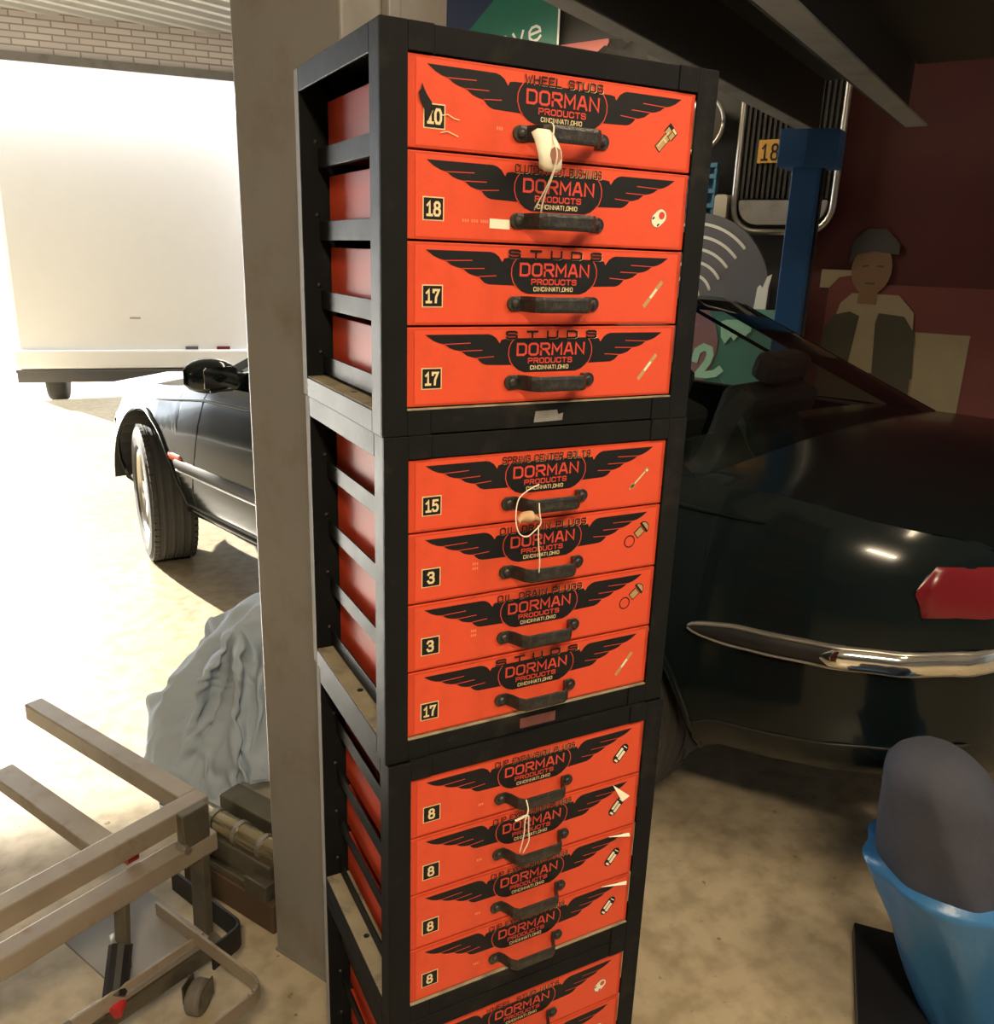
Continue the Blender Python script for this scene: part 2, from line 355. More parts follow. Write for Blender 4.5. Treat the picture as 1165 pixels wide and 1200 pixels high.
# corrugated roof deck, ribs run along (.93,.36)
rd = Vector((0.932, 0.362, 0)); pd = Vector((-0.362, 0.932, 0))
mb = MB(); rows = []
k = -10.0; prof = [(0, 0), (0.09, 0), (0.115, -0.06), (0.185, -0.06), (0.21, 0)]
while k < 16:
    for du, dz in prof[:4]:
        p = pd * (k + du) + Vector((0, 0, 3.27 + dz))
        t1 = min(14.0, (8.0 - 0.15 * p.x - p.y) / (0.362 + 0.15 * 0.932))
        if t1 > -13.5: rows.append([p - rd * 14, p + rd * t1])
    k += 0.21
mb.grid(rows)
struct(mb.build('ceiling', DECK))
# garage wall (direction w_d) with the big door opening
w_d = Vector((0.989, -0.148, 0)); w_o = Vector((0.0, 7.9, 0)); w_n = Vector((-0.148, -0.989, 0))
wm = Matrix.Translation(w_o) @ Matrix.Rotation(math.atan2(w_d.y, w_d.x), 4, 'Z')
DOOR_X0, DOOR_X1, DOOR_Z = -4.6, 1.95, 2.84
mb = MB()
mb.box(-12, DOOR_X0, 0, 0.3, 0, 3.4); mb.box(DOOR_X1, 6, 0, 0.3, 0, 3.4); mb.box(DOOR_X0, DOOR_X1, 0, 0.3, DOOR_Z + 0.07, 3.4)
wf = mb.build('wall_front', BRICK); wf.matrix_world = wm; struct(wf)
mb = MB(); mb.box(DOOR_X0 - .1, DOOR_X1 + .1, -0.03, 0.33, DOOR_Z, DOOR_Z + 0.07)
mb.box(DOOR_X0 - .1, DOOR_X0, -0.03, 0.33, 0, DOOR_Z); mb.box(DOOR_X1, DOOR_X1 + .1, -0.03, 0.33, 0, DOOR_Z)
df = mb.build('door_1', STEELG); df.matrix_world = wm; struct(df)
struct(MB().box(-9.2, -9.0, -6, 9.2, 0, 3.4).build('wall_left', WALLP))
struct(MB().box(-9, 9, -6.2, -6.0, 0, 3.4).build('wall_back', WALLP))
# right wall in the lift's own direction
RWALL = 4.2
lm = Matrix.Translation(O0) @ Matrix.Rotation(ANG_B, 4, 'Z')      # local x = B, local y = -A, z up
rw = MB().box(RWALL, RWALL + 0.2, -7.5, 4.4, 0, 3.4).box(RWALL + 0.2, RWALL + 1.6, 4.2, 4.4, 0, 3.4).build('wall_right', WALLP); rw.matrix_world = lm; struct(rw); rw.data.materials[0] = mat('dark painted block', (0.06, 0.058, 0.055), 0.8, var=0.15, scale=3)
struct(MB().box(3.0, 3.2, 7.05, 7.6, 0, 3.4).build('wall_side', WALLP))

# ================================================================== DRAWER CABINETS
W, D, HU = 0.425, 0.304, 0.4150
DX0, DX1 = 0.030, 0.395
DP = 0.0893
def lay(y): return lambda x, z: Vector((x / 1000.0, y, z / 1000.0))
emblem_cache = {}
def emblem_meshes():
    """black wings + badge, orange lettering, cream lettering. mm, origin = drawer's upper left corner"""
    f = lay(-0.0008)
    mb = MB()
    wing = [(21, -9), (99, -9), (104, -10.3), (109, -13.5), (113.5, -19.5), (115.5, -15.5), (121, -14.6), (131, -14.6), (131, -44.5), (97, -43.6), (92, -42), (88, -39), (85, -35.5), (79, -34.6), (72, -32.5), (64.5, -27.2), (57, -26), (51, -24), (44, -19.4), (37, -18), (30, -15)]
    for s in (1, -1):
        mb.poly([f(182.5 + s * (x - 182.5), z) for x, z in (wing if s == 1 else wing[::-1])])
    badge = [(133, -14), (129, -19), (126.8, -25), (126.5, -33), (129, -40), (133, -46), (139, -50.5), (147, -53.3), (218, -53.3), (226, -50.5), (232, -46), (236, -40), (238.5, -33), (238.2, -25), (236, -19), (232, -14)]
    mb.poly([lay(-0.00095)(x, z) for x, z in badge])
    e = mb.build('winged_emblem', INK)
    f = lay(-0.0012); mb = MB()
    for s in (1, -1):
        fx = lambda x, z, s=s: lay(-0.0011)(182.5 + s * (x - 182.5), z)
        stroke_line(mb, [(85, -35.5), (106, -34.2)], 0.9, fx)
        stroke_line(mb, [(64.5, -27.4), (91, -26.8)], 0.9, fx)
        stroke_line(mb, [(44, -19.6), (76, -18.6)], 0.9, fx)
        stroke_line(mb, [(132, -14.5), (128, -19.5), (125.6, -25), (125.3, -33), (127.8, -40.5), (131.5, -46)], 1.1, fx)
    stroke_text(mb, 'DORMAN', 135.5, 229.5, -34.2, -19.5, f, w=1.05, gap=1.6)
    stroke_text(mb, 'PRODUCTS', 151, 212.5, -43.2, -36.8, f, w=1.25, gap=1.7)
    l = mb.build('emblem_lettering', INKRED)
    mb = MB(); stroke_text(mb, 'CINCINNATI,OHIO', 154.5, 207.5, -50.6, -45.6, f, w=1.1, gap=1.5)
    c = mb.build('town_lettering', CREAM)
    return e, l, c
def heading_meshes(txt):
    x0, x1 = {'WHEEL STUDS': (133, 233), 'CLUTCH PILOT BUSHINGS': (125, 238)}.get(txt, (120, 246))
    wide = txt == 'STUDS'
    mb = MB(); stroke_text(mb, txt, x0 + 0.65, x1 + 0.65, -15.3, -6.3, lay(-0.0014), w=0.6, gap=(4.2 if wide else 1.7))
    a = mb.build('heading_shadow', CREAM)
    mb = MB(); stroke_text(mb, txt, x0, x1, -14.8, -5.8, lay(-0.0017), w=1.05, gap=(4.2 if wide else 1.7))
    b = mb.build('heading_lettering', INK)
    return a, b
def plaque_meshes(num):
    mb = MB(); mb.poly([lay(-0.0009)(x, z) for x, z in ((17, -69), (41.5, -69), (41.5, -45), (17, -45))])
    a = mb.build('number_plaque_border', CREAM)
    mb = MB(); mb.poly([lay(-0.0012)(x, z) for x, z in ((18.2, -67.8), (40.3, -67.8), (40.3, -46.2), (18.2, -46.2))])
    b = mb.build('number_plaque', INK)
    mb = MB()
    if len(num) == 1: stroke_text(mb, num, 24, 34.5, -64.8, -49.2, lay(-0.0015), w=1.35, gap=1.2)
    else: stroke_text(mb, num, 20.2, 38.3, -64.8, -49.2, lay(-0.0015), w=1.35, gap=1.1)
    c = mb.build('plaque_numeral', CREAM)
    return a, b, c
def picture_meshes(kind):
    out = []
    def rot(cx, cz, ang):
        ca, sa = math.cos(ang), math.sin(ang)
        return lambda y: (lambda u, v: lay(y)(cx + u * ca - v * sa, cz + u * sa + v * ca))
    def quad(mb, f, u0, u1, v0, v1): mb.poly([f(u0, v0), f(u1, v0), f(u1, v1), f(u0, v1)])
    if kind == 'wheel stud':
        R = rot(325, -53, math.radians(47)); mb = MB(); f = R(-0.0009)
        quad(mb, f, -17, 9, -5, 5); quad(mb, f, 4, 17, -8, 8)
        out.append(mb.build('picture_outline', INK))
        mb = MB(); f = R(-0.0012); quad(mb, f, -16, 3, -4, 4); quad(mb, f, 4, 12, -6.5, -1); quad(mb, f, 4, 12, 0, 6.5)
        out.append(mb.build('part_picture', TAN))
        mb = MB(); f = R(-0.0013); quad(mb, f, 13, 16, -6.5, 0.5); quad(mb, f, -14, 8, 1.6, 2.6); quad(mb, f, -3, -1, -4, 1)
        out.append(mb.build('picture_highlight', CREAM))
    elif kind == 'bushing':
        R = rot(325, -52, math.radians(40)); mb = MB(); f = R(-0.0009)
        mb.poly([f(*p) for p in arc(3, 0, 9, -PI / 2, PI / 2, 10) + arc(-4, 0, 9, PI / 2, 1.5 * PI, 10)])
        out.append(mb.build('picture_outline', PAPERBROWN))
        mb = MB(); f = R(-0.0012); mb.poly([f(*p) for p in arc(3, 0, 8, -PI / 2, PI / 2, 10) + arc(-4, 0, 8, PI / 2, 1.5 * PI, 10)])
        out.append(mb.build('part_picture', PAPER))
        mb = MB(); f = R(-0.0014); mb.poly([f(*p) for p in arc(4.5, 0, 4.4, 0, 2 * PI, 16)[:-1]])
        out.append(mb.build('picture_bore', INKRED))
        mb = MB(); f = R(-0.0014); quad(mb, f, -9, -5, 4.0, 6.2); out.append(mb.build('picture_notch', INK))
        mb = MB(); f = R(-0.0014); quad(mb, f, -8, -4, -6.5, -4.4); out.append(mb.build('picture_notch', INK))
    elif kind == 'stud':
        R = rot(325, -52, math.radians(50)); mb = MB(); f = R(-0.0009); quad(mb, f, -20, 20, -2.4, 2.4)
        out.append(mb.build('part_picture', TAN))
        mb = MB(); f = R(-0.0012); quad(mb, f, -6, 8, -1.4, 1.6)
        out.append(mb.build('picture_highlight', PAPER))
    elif kind == 'long bolt':
        R = rot(324, -52, math.radians(44)); mb = MB(); f = R(-0.0009); quad(mb, f, -18, 16, -1.5, 1.5); quad(mb, f, -14, -9, -3.5, 3.5); quad(mb, f, 15, 20, -3, 3)
        out.append(mb.build('part_picture', TAN))
        mb = MB(); f = R(-0.0012); quad(mb, f, -7, 14, -0.3, 0.9); quad(mb, f, 16, 19, -2, 1)
        out.append(mb.build('picture_highlight', PAPER))
    elif kind == 'drain plug':
        R = rot(336, -34, math.radians(40)); mb = MB(); f = R(-0.0009)
        quad(mb, f, -11, 3, -6, 6); mb.poly([f(*p) for p in arc(4, 0, 9.5, -PI / 2, PI / 2, 10)])
        out.append(mb.build('picture_outline', INK))
        mb = MB(); f = R(-0.0012); quad(mb, f, -10, 2, -4.6, 4.6); mb.poly([f(*p) for p in arc(4.2, 0, 8, -1.2, 1.2, 10)])
        out.append(mb.build('part_picture', TAN))
        mb = MB(); f = lay(-0.0009); pts = arc(318, -48, 8, 0, 2 * PI, 24)
        stroke_line(mb, pts, 1.5, f); out.append(mb.build('picture_ring', INK))
    else:   # cup plug
        R = rot(327, -47, math.radians(50)); mb = MB(); f = R(-0.0009)
        mb.poly([f(*p) for p in arc(9, 0, 7.5, -PI / 2, PI / 2, 10) + arc(-9, 0, 7.5, PI / 2, 1.5 * PI, 10)])
        out.append(mb.build('picture_outline', INK))
        mb = MB(); f = R(-0.0012); quad(mb, f, -9, 6, -5.6, -0.4); quad(mb, f, -7, 8, 1.0, 5.6); quad(mb, f, -14, -11, -4, 3); quad(mb, f, 11, 12.4, -4, 4)
        out.append(mb.build('part_picture', PAPER))
    return out
def handle_mesh():
    xs = [(129, 0), (138, 0), (143, -0.008), (148, -0.020), (154, -0.0255), (212, -0.0255), (217, -0.022), (222, -0.010), (226, 0), (236, 0)]
    mb = MB(); rows = []
    zc = -64.5
    n = len(xs)
    for i, (x, y) in enumerate(xs):
        hh = 8.4 if (x < 140 or x > 224) else 8.9
        x0, y0 = xs[max(0, i - 1)]; x1, y1 = xs[min(n - 1, i + 1)]
        d = Vector((x1 - x0, (y1 - y0) * 1000)).normalized(); nx, ny = -d.y, d.x
        t = 1.7
        r = []
        for hz, tt in ((-hh, -t), (-hh * .55, -t - 1.1), (hh * .55, -t - 1.1), (hh, -t), (hh, t * .2), (-hh, t * .2)):
            r.append(Vector(((x + nx * tt) / 1000, y + ny * tt / 1000 - 0.001, (zc + hz) / 1000)))
        rows.append(r)
    vs = mb.grid(rows, close_v=True)
    mb.bm.faces.new(vs[0]); mb.bm.faces.new(vs[-1][::-1])
    for x, s in ((129, -1), (236, 1)):      # rounded tabs
        a0 = PI / 2 if s < 0 else -PI / 2
        mb.prism(arc(x, zc, 8.4, a0, a0 + PI, 10), lambda u, v: Vector((u / 1000, -0.0005, v / 1000)), lambda u, v: Vector((u / 1000, -0.0035, v / 1000)))
    for x in (130.5, 235.0):                # domed rivets
        M4 = Matrix.Translation((x / 1000, -0.003, zc / 1000))
        mb.lathe([(0.0052, 0.0), (0.0048, -0.002), (0.003, -0.0034), (0.0001, -0.004)], M4, 14)
    return mb.build('handle', BLACK_H, smooth=False, bevel=0.0006)
def drawer_mesh():
    mb = MB(); g = 0.0012; h = DP
    w = DX1 - DX0
    mb.box(0, w, 0.0, 0.012, -h + g, -g)
    for x0, x1 in ((0.006, 0.008), (w - 0.008, w - 0.006)): mb.box(x0, x1, 0.012, D - 0.012, -h + 0.006, -0.010)
    mb.box(0.008, w - 0.008, 0.012, D - 0.012, -h + 0.006, -h + 0.008)
    mb.box(0.008, w - 0.008, D - 0.014, D - 0.012, -h + 0.008, -0.012)
    return mb.build('drawer', ORANGE, bevel=0.0012)
def label_mesh():
    mb = MB(); w = (DX1 - DX0) * 1000; h = DP * 1000
    mb.poly([lay(-0.0005)(x, z) for x, z in ((9, -h + 4), (w - 6, -h + 4), (w - 6, -4.2), (9, -4.2))])
    return mb.build('front_label', LABEL)
proto_e = emblem_meshes(); proto_handle = handle_mesh(); proto_drawer = drawer_mesh(); proto_label = label_mesh()
cache_h, cache_p, cache_k = {}, {}, {}
protos = list(proto_e) + [proto_handle, proto_drawer, proto_label]
def put(src, parent, loc=(0, 0, 0)):
    c = src.copy(); C.objects.link(c); c.parent = parent; c.location = loc
    return c
def make_drawer(cab, idx, ztop, heading, num, kind):
    d = put(proto_drawer, cab, (DX0, 0.0032, ztop))
    put(proto_label, d); 
    for e in proto_e: put(e, d)
    if heading not in cache_h: cache_h[heading] = heading_meshes(heading); protos.extend(cache_h[heading])
    if num not in cache_p: cache_p[num] = plaque_meshes(num); protos.extend(cache_p[num])
    if kind not in cache_k: cache_k[kind] = picture_meshes(kind); protos.extend(cache_k[kind])
    for grp in (cache_h[heading], cache_p[num], cache_k[kind]):
        for e in grp: put(e, d)
    put(proto_handle, d)
    return d
def frame_mesh():
    mb = MB(); t = 0.003
    H = HU
    for sx in (0, 1):
        X = (lambda a, b: (a, b)) if sx == 0 else (lambda a, b: (W - b, W - a))
        mb.box(*X(0, 0.0295), 0, t, 0, H)                       # front post, front flange
        mb.box(*X(0, t), t, 0.033, 0, H)                        # front post, side flange
        mb.box(*X(0, 0.045), D - t, D, 0, H)                    # rear post, back flange
        mb.box(*X(0, t), 0.033, D - t, H - 0.028, H)            # top side rail
        mb.box(*X(t, 0.03), 0.03, D - t, H - t, H)              # its inward flange
        mb.box(*X(0, t), 0.033, D - t, 0, 0.0255)               # bottom side rail
        mb.box(*X(0.0295, 0.058), 0.0, t, H - 0.027, H); mb.box(*X(0.0295, 0.058), 0.0, t, 0, 0.0285)   # corner gussets
    mb.box(0.0585, W - 0.0585, 0.0012, 0.0042, H - 0.027, H - 0.0008)
    mb.box(0.0585, W - 0.0585, 0.0012, 0.0042, 0.0008, 0.0285)
    mb.box(0.0295, W - 0.0295, 0.0042, 0.030, H - t, H)
    mb.box(0.0295, W - 0.0295, D - t, D, H - 0.028, H); mb.box(0.0295, W - 0.0295, D - t, D, 0, 0.028)
    return mb.build('frame', BLACK, bevel=0.0009)
proto_frame = frame_mesh(); protos.append(proto_frame)
mb = MB(); mb.box(0.001, 0.040, 0.033, D - 0.004, 0.0255, 0.0275)
proto_tray = mb.build('bottom_rail', DUST); protos.append(proto_tray)
mb = MB(); mb.prism(arc(0.018, 0.150, 0.0045, 0, 2 * PI, 14)[:-1], lambda x, y: Vector((x, y, 0.0270)), lambda x, y: Vector((x, y, 0.0278)))
proto_hole = mb.build('bolt_hole', PLASTIC); protos.append(proto_hole)
mb = MB(); mb.box(DX0 - 0.0, DX1 + 0.0, 0.0005, 0.010, 0.0285, 0.0300)
proto_ledge = mb.build('front_ledge', DUST); protos.append(proto_ledge)
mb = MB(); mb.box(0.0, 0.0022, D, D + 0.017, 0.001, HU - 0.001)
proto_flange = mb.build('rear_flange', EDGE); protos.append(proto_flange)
mb = MB(); mb.box(0.045, W - 0.045, D - 0.0025, D - 0.0010, 0.028, HU - 0.028)
proto_back = mb.build('back_panel', BLACK); protos.append(proto_back)
mb = MB(); mb.box(0.0032, W - 0.0032, 0.0045, D - 0.0032, HU - 0.0052, HU - 0.0034)
proto_top = mb.build('top_panel', BLACK); protos.append(proto_top)
mb = MB()
mb.box(0, 0.002, 0.006, D - 0.004, -0.012, 0.012); mb.box(0.002, 0.010, 0.006, D - 0.004, -0.012, -0.010)
proto_slide = mb.build('drawer_slide', BLACK, bevel=0.0006); protos.append(proto_slide)
mb = MB()
mb.lathe([(0.0032, 0.0), (0.0028, -0.002), (0.0001, -0.003)], Matrix.Identity(4), 10)
proto_bolt = mb.build('rear_bolt', BLACK_H, smooth=True); protos.append(proto_bolt)

cab_specs = [
 (HU * 3 + 0.0006 * 3, (0, 0), [('WHEEL STUDS', '10', 'wheel stud'), ('CLUTCH PILOT BUSHINGS', '18', 'bushing'), ('STUDS', '17', 'stud'), ('STUDS', '17', 'stud')],
  'topmost black steel cabinet of the stack, its upper orange drawer reading wheel studs'),
 (HU * 2 + 0.0006 * 2, (0.002, 0), [('SPRING CENTER BOLTS', '15', 'long bolt'), ('OIL DRAIN PLUGS', '3', 'drain plug'), ('OIL DRAIN PLUGS', '3', 'drain plug'), ('STUDS', '17', 'stud')],
  'second black steel drawer cabinet from the top, plaque 15 on its upper drawer'),
 (HU * 1 + 0.0006, (0.0045, -0.005), [('CUP EXPANSION PLUGS', '8', 'cup plug')] * 4,
  'third black steel drawer cabinet from the top, number 8 on all four drawers'),
 (0.0, (0.0045, -0.005), [('WHEEL STUD NUTS', '10', 'bushing')] * 4,
  'lowest black steel drawer cabinet, standing on the floor under the other three'),
]
cabinets = []
for ci, (z0, (ox, oy), ds, lab) in enumerate(cab_specs):
    c = thing('drawer_cabinet', lab, 'cabinet', (ox, oy, z0), 0, 'stacked drawer cabinets')
    cabinets.append(c)
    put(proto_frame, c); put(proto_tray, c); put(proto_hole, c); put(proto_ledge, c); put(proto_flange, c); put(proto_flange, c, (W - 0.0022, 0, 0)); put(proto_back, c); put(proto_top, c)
    for z in (0.06, 0.15, 0.24, 0.33): put(proto_bolt, c, (0.020, D - 0.003, z))
    tr = put(proto_tray, c, (W - 0.041, 0, 0))
    for k in range(4):
        zt = 0.0305 + DP * (4 - k)
        make_drawer(c, k, zt, *ds[k])
        zr = zt - DP + 0.011 if k < 3 else None
        for sx in (0, 1):
            zz = zt - DP + 0.011
            if k == 3: zz = zt - DP + 0.014
            s_ = put(proto_slide, c, (0.0225 if sx == 0 else W - 0.0225, 0, zz))
            if sx == 1: s_.scale = (-1, 1, 1)
for p in protos: bpy.data.objects.remove(p)

# labels on the lower rails
mb = MB(); mb.poly([Vector((x, 0.0006, z)) for x, z in ((0.192, 0.006), (0.232, 0.007), (0.233, 0.016), (0.226, 0.0145), (0.224, 0.020), (0.194, 0.0195))])
mb.build('foil_label', SILVERLBL, cabinets[0])
mb = MB(); mb.poly([Vector((x, 0.0006, z)) for x, z in ((0.190, 0.006), (0.245, 0.006), (0.245, 0.021), (0.190, 0.021))])
mb.build('worn_label', REDLBL, cabinets[1])
def drawer_of(c, k): return [o for o in c.children if o.name.startswith('drawer') and not o.name.startswith('drawer_slide')][k]
d = drawer_of(cabinets[0], 1)
mb = MB(); mb.poly([lay(-0.0010)(x, z) for x, z in ((96, -73.5), (121, -74), (121, -64), (96, -63.5))]); mb.build('paper_sticker', PAPER, d)
mb = MB()
for i, x in enumerate((63, 66, 69, 74, 77, 80, 85, 87.5, 90, 92.5)): mb.poly([lay(-0.0010)(a, b) for a, b in ((x, -68.6), (x + 1.8, -68.6), (x + 1.8, -65.4), (x, -65.4))])
mb.build('faint_number', mat('faint pink ink', (0.80, 0.22, 0.12), 0.5), d)
FAINT = bpy.data.materials['faint pink ink']
for ci, k, x, z, rows_ in ((0, 0, 101, -60, 1), (1, 1, 84, -46, 2), (1, 2, 84, -46, 2), (2, 0, 97, -63, 1), (2, 1, 97, -62, 1), (2, 2, 97, -62, 1), (2, 3, 97, -60, 1)):
    mb = MB()
    for r_ in range(rows_):
        for i in range(3): mb.poly([lay(-0.0010)(a, b - r_ * 6) for a, b in ((x + i * 2.8, z - 3.4), (x + i * 2.8 + 1.9, z - 3.4), (x + i * 2.8 + 1.9, z), (x + i * 2.8, z))])
    mb.build('faint_print', FAINT, drawer_of(cabinets[ci], k))
# torn black scrap over the first plaque and cream scratches
d = drawer_of(cabinets[0], 0)
mb = MB(); mb.poly([lay(-0.0019)(x, z) for x, z in ((15, -27), (18, -33), (21, -38), (26, -44), (27, -52), (24, -58), (22, -62), (19, -58), (17.5, -51), (13, -43), (11.5, -36), (14, -33))])
mb.build('torn_scrap', INK, d)
mb = MB(); f = lay(-0.0019); stroke_line(mb, [(37, -55.5), (44, -54), (52, -57.5), (57, -58)], 0.9, f); stroke_line(mb, [(36, -72), (44, -70), (56, -74)], 0.9, f); stroke_line(mb, [(22, -63), (27, -52), (25, -50)], 0.8, f)
mb.build('scratches', CREAM, d)
# peeled label corners on the third cabinet
for k, pts in ((1, ((318, -0.0010, -9), (338, -0.016, -23), (327, -0.014, -31))), (2, ((318, -0.001, -9), (350, -0.008, -7), (349, -0.012, -9.8))), (3, ((312, -0.001, -7.5), (352, -0.010, -4.0), (350, -0.012, -8.0)))):
    mb = MB(); P3 = [Vector((x / 1000, y, z / 1000)) for x, y, z in pts]
    mb.prism([(0, 0), (1, 0), (2, 0)], lambda i, j: P3[int(i)], lambda i, j: P3[int(i)] + Vector((0, 0.0004, 0.0004)))
    mb.build('peeled_label_corner', PAPER, drawer_of(cabinets[2], k))

# ------------------------------------------------------------------ tags tied to the handles
def wire(name, pts, r, m, parent):
    n = 6; P_ = [Vector(p) for p in pts]; out = []
    for i in range(len(P_) - 1):
        p0 = P_[max(0, i - 1)]; p1 = P_[i]; p2 = P_[i + 1]; p3 = P_[min(len(P_) - 1, i + 2)]
        for k in range(n):
            t = k / n
            out.append(0.5 * ((2 * p1) + (p2 - p0) * t + (2 * p0 - 5 * p1 + 4 * p2 - p3) * t * t + (3 * p1 - p0 - 3 * p2 + p3) * t ** 3))
    out.append(P_[-1])
    return MB().tube(out, r, 6).build(name, m, parent, smooth=True)
def H(ci, k, x, z, y):      # point near drawer k of cabinet ci (mm from its upper left corner) in world
    c = cabinets[ci]; zt = c.location.z + 0.0305 + DP * (4 - k)
    return Vector((c.location.x + DX0 + x / 1000, c.location.y + y, zt + z / 1000))
def rel(t, pts): return [p - t.location for p in pts]
t1 = thing('paper_tag', 'cream curled paper tag with string hanging on the top drawer handle', 'tag', H(0, 0, 152, -64, -0.03), 0, 'tags tied to drawer handles')
mb = MB(); rows = []
for i in range(7):
    u = i / 6
    zc = -66 - 34 * u; xc = 141 + 9 * u
    rows.append([H(0, 0, xc + dx * (1 - 0.15 * abs(u - .5)), zc + (4 if abs(dx) < 9 else 0) * (1 if u < .5 else -1), -0.030 - 0.006 * math.sin(u * PI) + abs(dx) * 0.0002 - 0.004 * u) - t1.location for dx in (-15, -8, 0, 8, 15)])
mb.grid(rows); o = mb.build('tag_card', PAPER, t1, smooth=True); md = o.modifiers.new('solid', 'SOLIDIFY'); md.thickness = 0.0006
mb = MB(); mb.prism([(146, -82), (151, -79), (157, -82), (159, -90), (154, -97), (148, -95), (145, -88)], lambda x, z: H(0, 0, x, z, -0.0385) - t1.location, lambda x, z: H(0, 0, x, z, -0.0378) - t1.location)
mb.build('tag_print', PAPERBROWN, t1)
wire('string', rel(t1, [H(0, 0, 154, -55, -0.024), H(0, 0, 152, -60, -0.031), H(0, 0, 149, -72, -0.036), H(0, 0, 151, -88, -0.042), H(0, 0, 150, -110, -0.035), H(0, 0, 149, -130, -0.022), H(0, 0, 151, -150, -0.012)]), 0.0009, STRING, t1)
wire('string', rel(t1, [H(0, 0, 151, -90, -0.042), H(0, 0, 149, -112, -0.033), H(0, 0, 143, -142, -0.012)]), 0.0008, STRING, t1)
t2 = thing('paper_tag', 'tan crumpled tag with looped white string on the plaque 15 drawer handle', 'tag', H(1, 0, 150, -70, -0.03), 0, 'tags tied to drawer handles')
mb = MB(); rows = []
for i in range(8):
    u = i / 7
    rows.append([H(1, 0, 128 + 30 * u, -80 + 6 * math.sin(u * PI) + v * (3.5 + 4 * math.sin(u * PI)), -0.028 - 0.006 * math.cos(v * 2) + 0.004 * math.sin(u * 9)) - t2.location for v in (-1, -.4, .3, 1)])
mb.grid(rows); o = mb.build('tag_card', mat('tan card', (0.55, 0.36, 0.20), 0.8, var=0.2, scale=60), t2, smooth=True); md = o.modifiers.new('solid', 'SOLIDIFY'); md.thickness = 0.0006
wire('string', rel(t2, [H(1, 0, 168, -42, -0.006), H(1, 0, 150, -47, -0.010), H(1, 0, 134, -56, -0.016), H(1, 0, 126, -76, -0.026), H(1, 0, 128, -92, -0.032), H(1, 0, 138, -97, -0.034), H(1, 0, 147, -90, -0.036), H(1, 0, 155, -82, -0.036), H(1, 0, 153, -70, -0.036), H(1, 0, 155, -58, -0.030)]), 0.0008, STRING, t2)
wire('string', rel(t2, [H(1, 0, 152, -84, -0.036), H(1, 0, 153, -105, -0.036), H(1, 0, 156, -128, -0.036), H(1, 0, 157, -146, -0.034)]), 0.0008, STRING, t2)
t3 = thing('paper_tag', 'white string and slip hanging on the topmost number 8 drawer handle', 'tag', H(2, 0, 150, -70, -0.03), 0, 'tags tied to drawer handles')
wire('string', rel(t3, [H(2, 0, 153, -54, -0.028), H(2, 0, 152, -64, -0.036), H(2, 0, 147, -78, -0.038), H(2, 0, 146, -100, -0.038), H(2, 0, 142, -128, -0.036)]), 0.0009, STRING, t3)
wire('string', rel(t3, [H(2, 0, 152, -72, -0.038), H(2, 0, 153, -95, -0.038), H(2, 0, 154, -112, -0.038), H(2, 0, 147, -130, -0.036)]), 0.0009, STRING, t3)
mb = MB(); mb.prism([(132, -74), (152, -70), (153, -74), (134, -77)], lambda x, z: H(2, 0, x, z, -0.036) - t3.location, lambda x, z: H(2, 0, x, z, -0.0353) - t3.location)
mb.build('tag_card', PAPER, t3)

# things lying on top of the stack
ztop = cabinets[0].location.z + HU
t = thing('sheet_metal_scrap', 'faded pink red folded sheet metal lying on top of the cabinet stack', 'scrap', (0.395, 0.215, ztop))
mb = MB(); rows = [[Vector((-0.055 + 0.10 * u, 0.03 + 0.04 * v, 0.002 + (0.058 + 0.020 * u) * math.sin(v * PI * .92) + 0.004 * u)) for v in (0, .15, .3, .5, .7, .85, 1)] for u in (0, .15, .35, .6, .8, 1)]
mb.grid(rows); o = mb.build('folded_sheet', PINK, t, smooth=True); md = o.modifiers.new('s', 'SOLIDIFY'); md.thickness = 0.002
t = thing('black_cloth', 'black crumpled cloth heaped on top of the cabinet stack', 'cloth', (0.362, 0.13, ztop))
mb = MB(); rows = []
for i in range(15):
    r = []
    for j in range(11):
        u = i / 14 * 2 - 1; v = j / 10 * 2 - 1
        hgt = max(0, (1 - u * u) * (1 - v * v)) * 0.040 * (1 + 0.7 * noise.noise(Vector((u * 2.5, v * 2.5, 3)))) + 0.001
        r.append(Vector((u * 0.058, v * 0.055, hgt)))
    rows.append(r)
mb.grid(rows); mb.build('crumpled_cloth', DARKC, t, smooth=True)

# ================================================================== COLUMN, LIFT
col_m = thing('steel_column', 'beige steel lift column standing behind the cabinet stack', 'column', lift(0, 0, 0), ANG_B)
# local x = B, local y = -A
mb = MB(); mb.box(0.0, 0.25, 0.0, 0.233, 0.0, 3.6)
mb.build('post', COLUMN, col_m, bevel=0.004)
mb = MB(); mb.box(0.086, 0.114, -0.016, 0.0, 0.02, 3.6); mb.build('edge_strip', COLUMN, col_m, bevel=0.003)
mb = MB(); mb.box(-0.002, 0.30, -0.03, 0.235, 0.0, 0.006); mb.build('base_plate', COLUMN, col_m)
lf = thing('vehicle_lift', 'raised grey and black lift platform on a blue post above the dark car', 'lift', lift(0, 0, 0), ANG_B)
ZB = 1.95
mb = MB()
mb.box(0.30, 2.70, 0.035, 0.095, ZB, ZB + 0.008)        # bottom flange of the rear channel
mb.box(0.30, 2.70, -0.36, -0.285, ZB, ZB + 0.008)
mb.build('beam_flange', STEELG, lf, bevel=0.002)
mb = MB(); mb.box(0.30, 2.70, 0.028, 0.036, ZB, ZB + 0.22); mb.box(0.30, 2.70, -0.285, -0.277, ZB, ZB + 0.22); mb.box(0.30, 2.70, -0.278, 0.030, ZB + 0.18, ZB + 0.19)
mb.build('cross_beam', STEELK, lf, bevel=0.002)
mb = MB()
mb.box(0.42, 2.65, -1.45, -0.30, ZB + 0.20, ZB + 0.27)
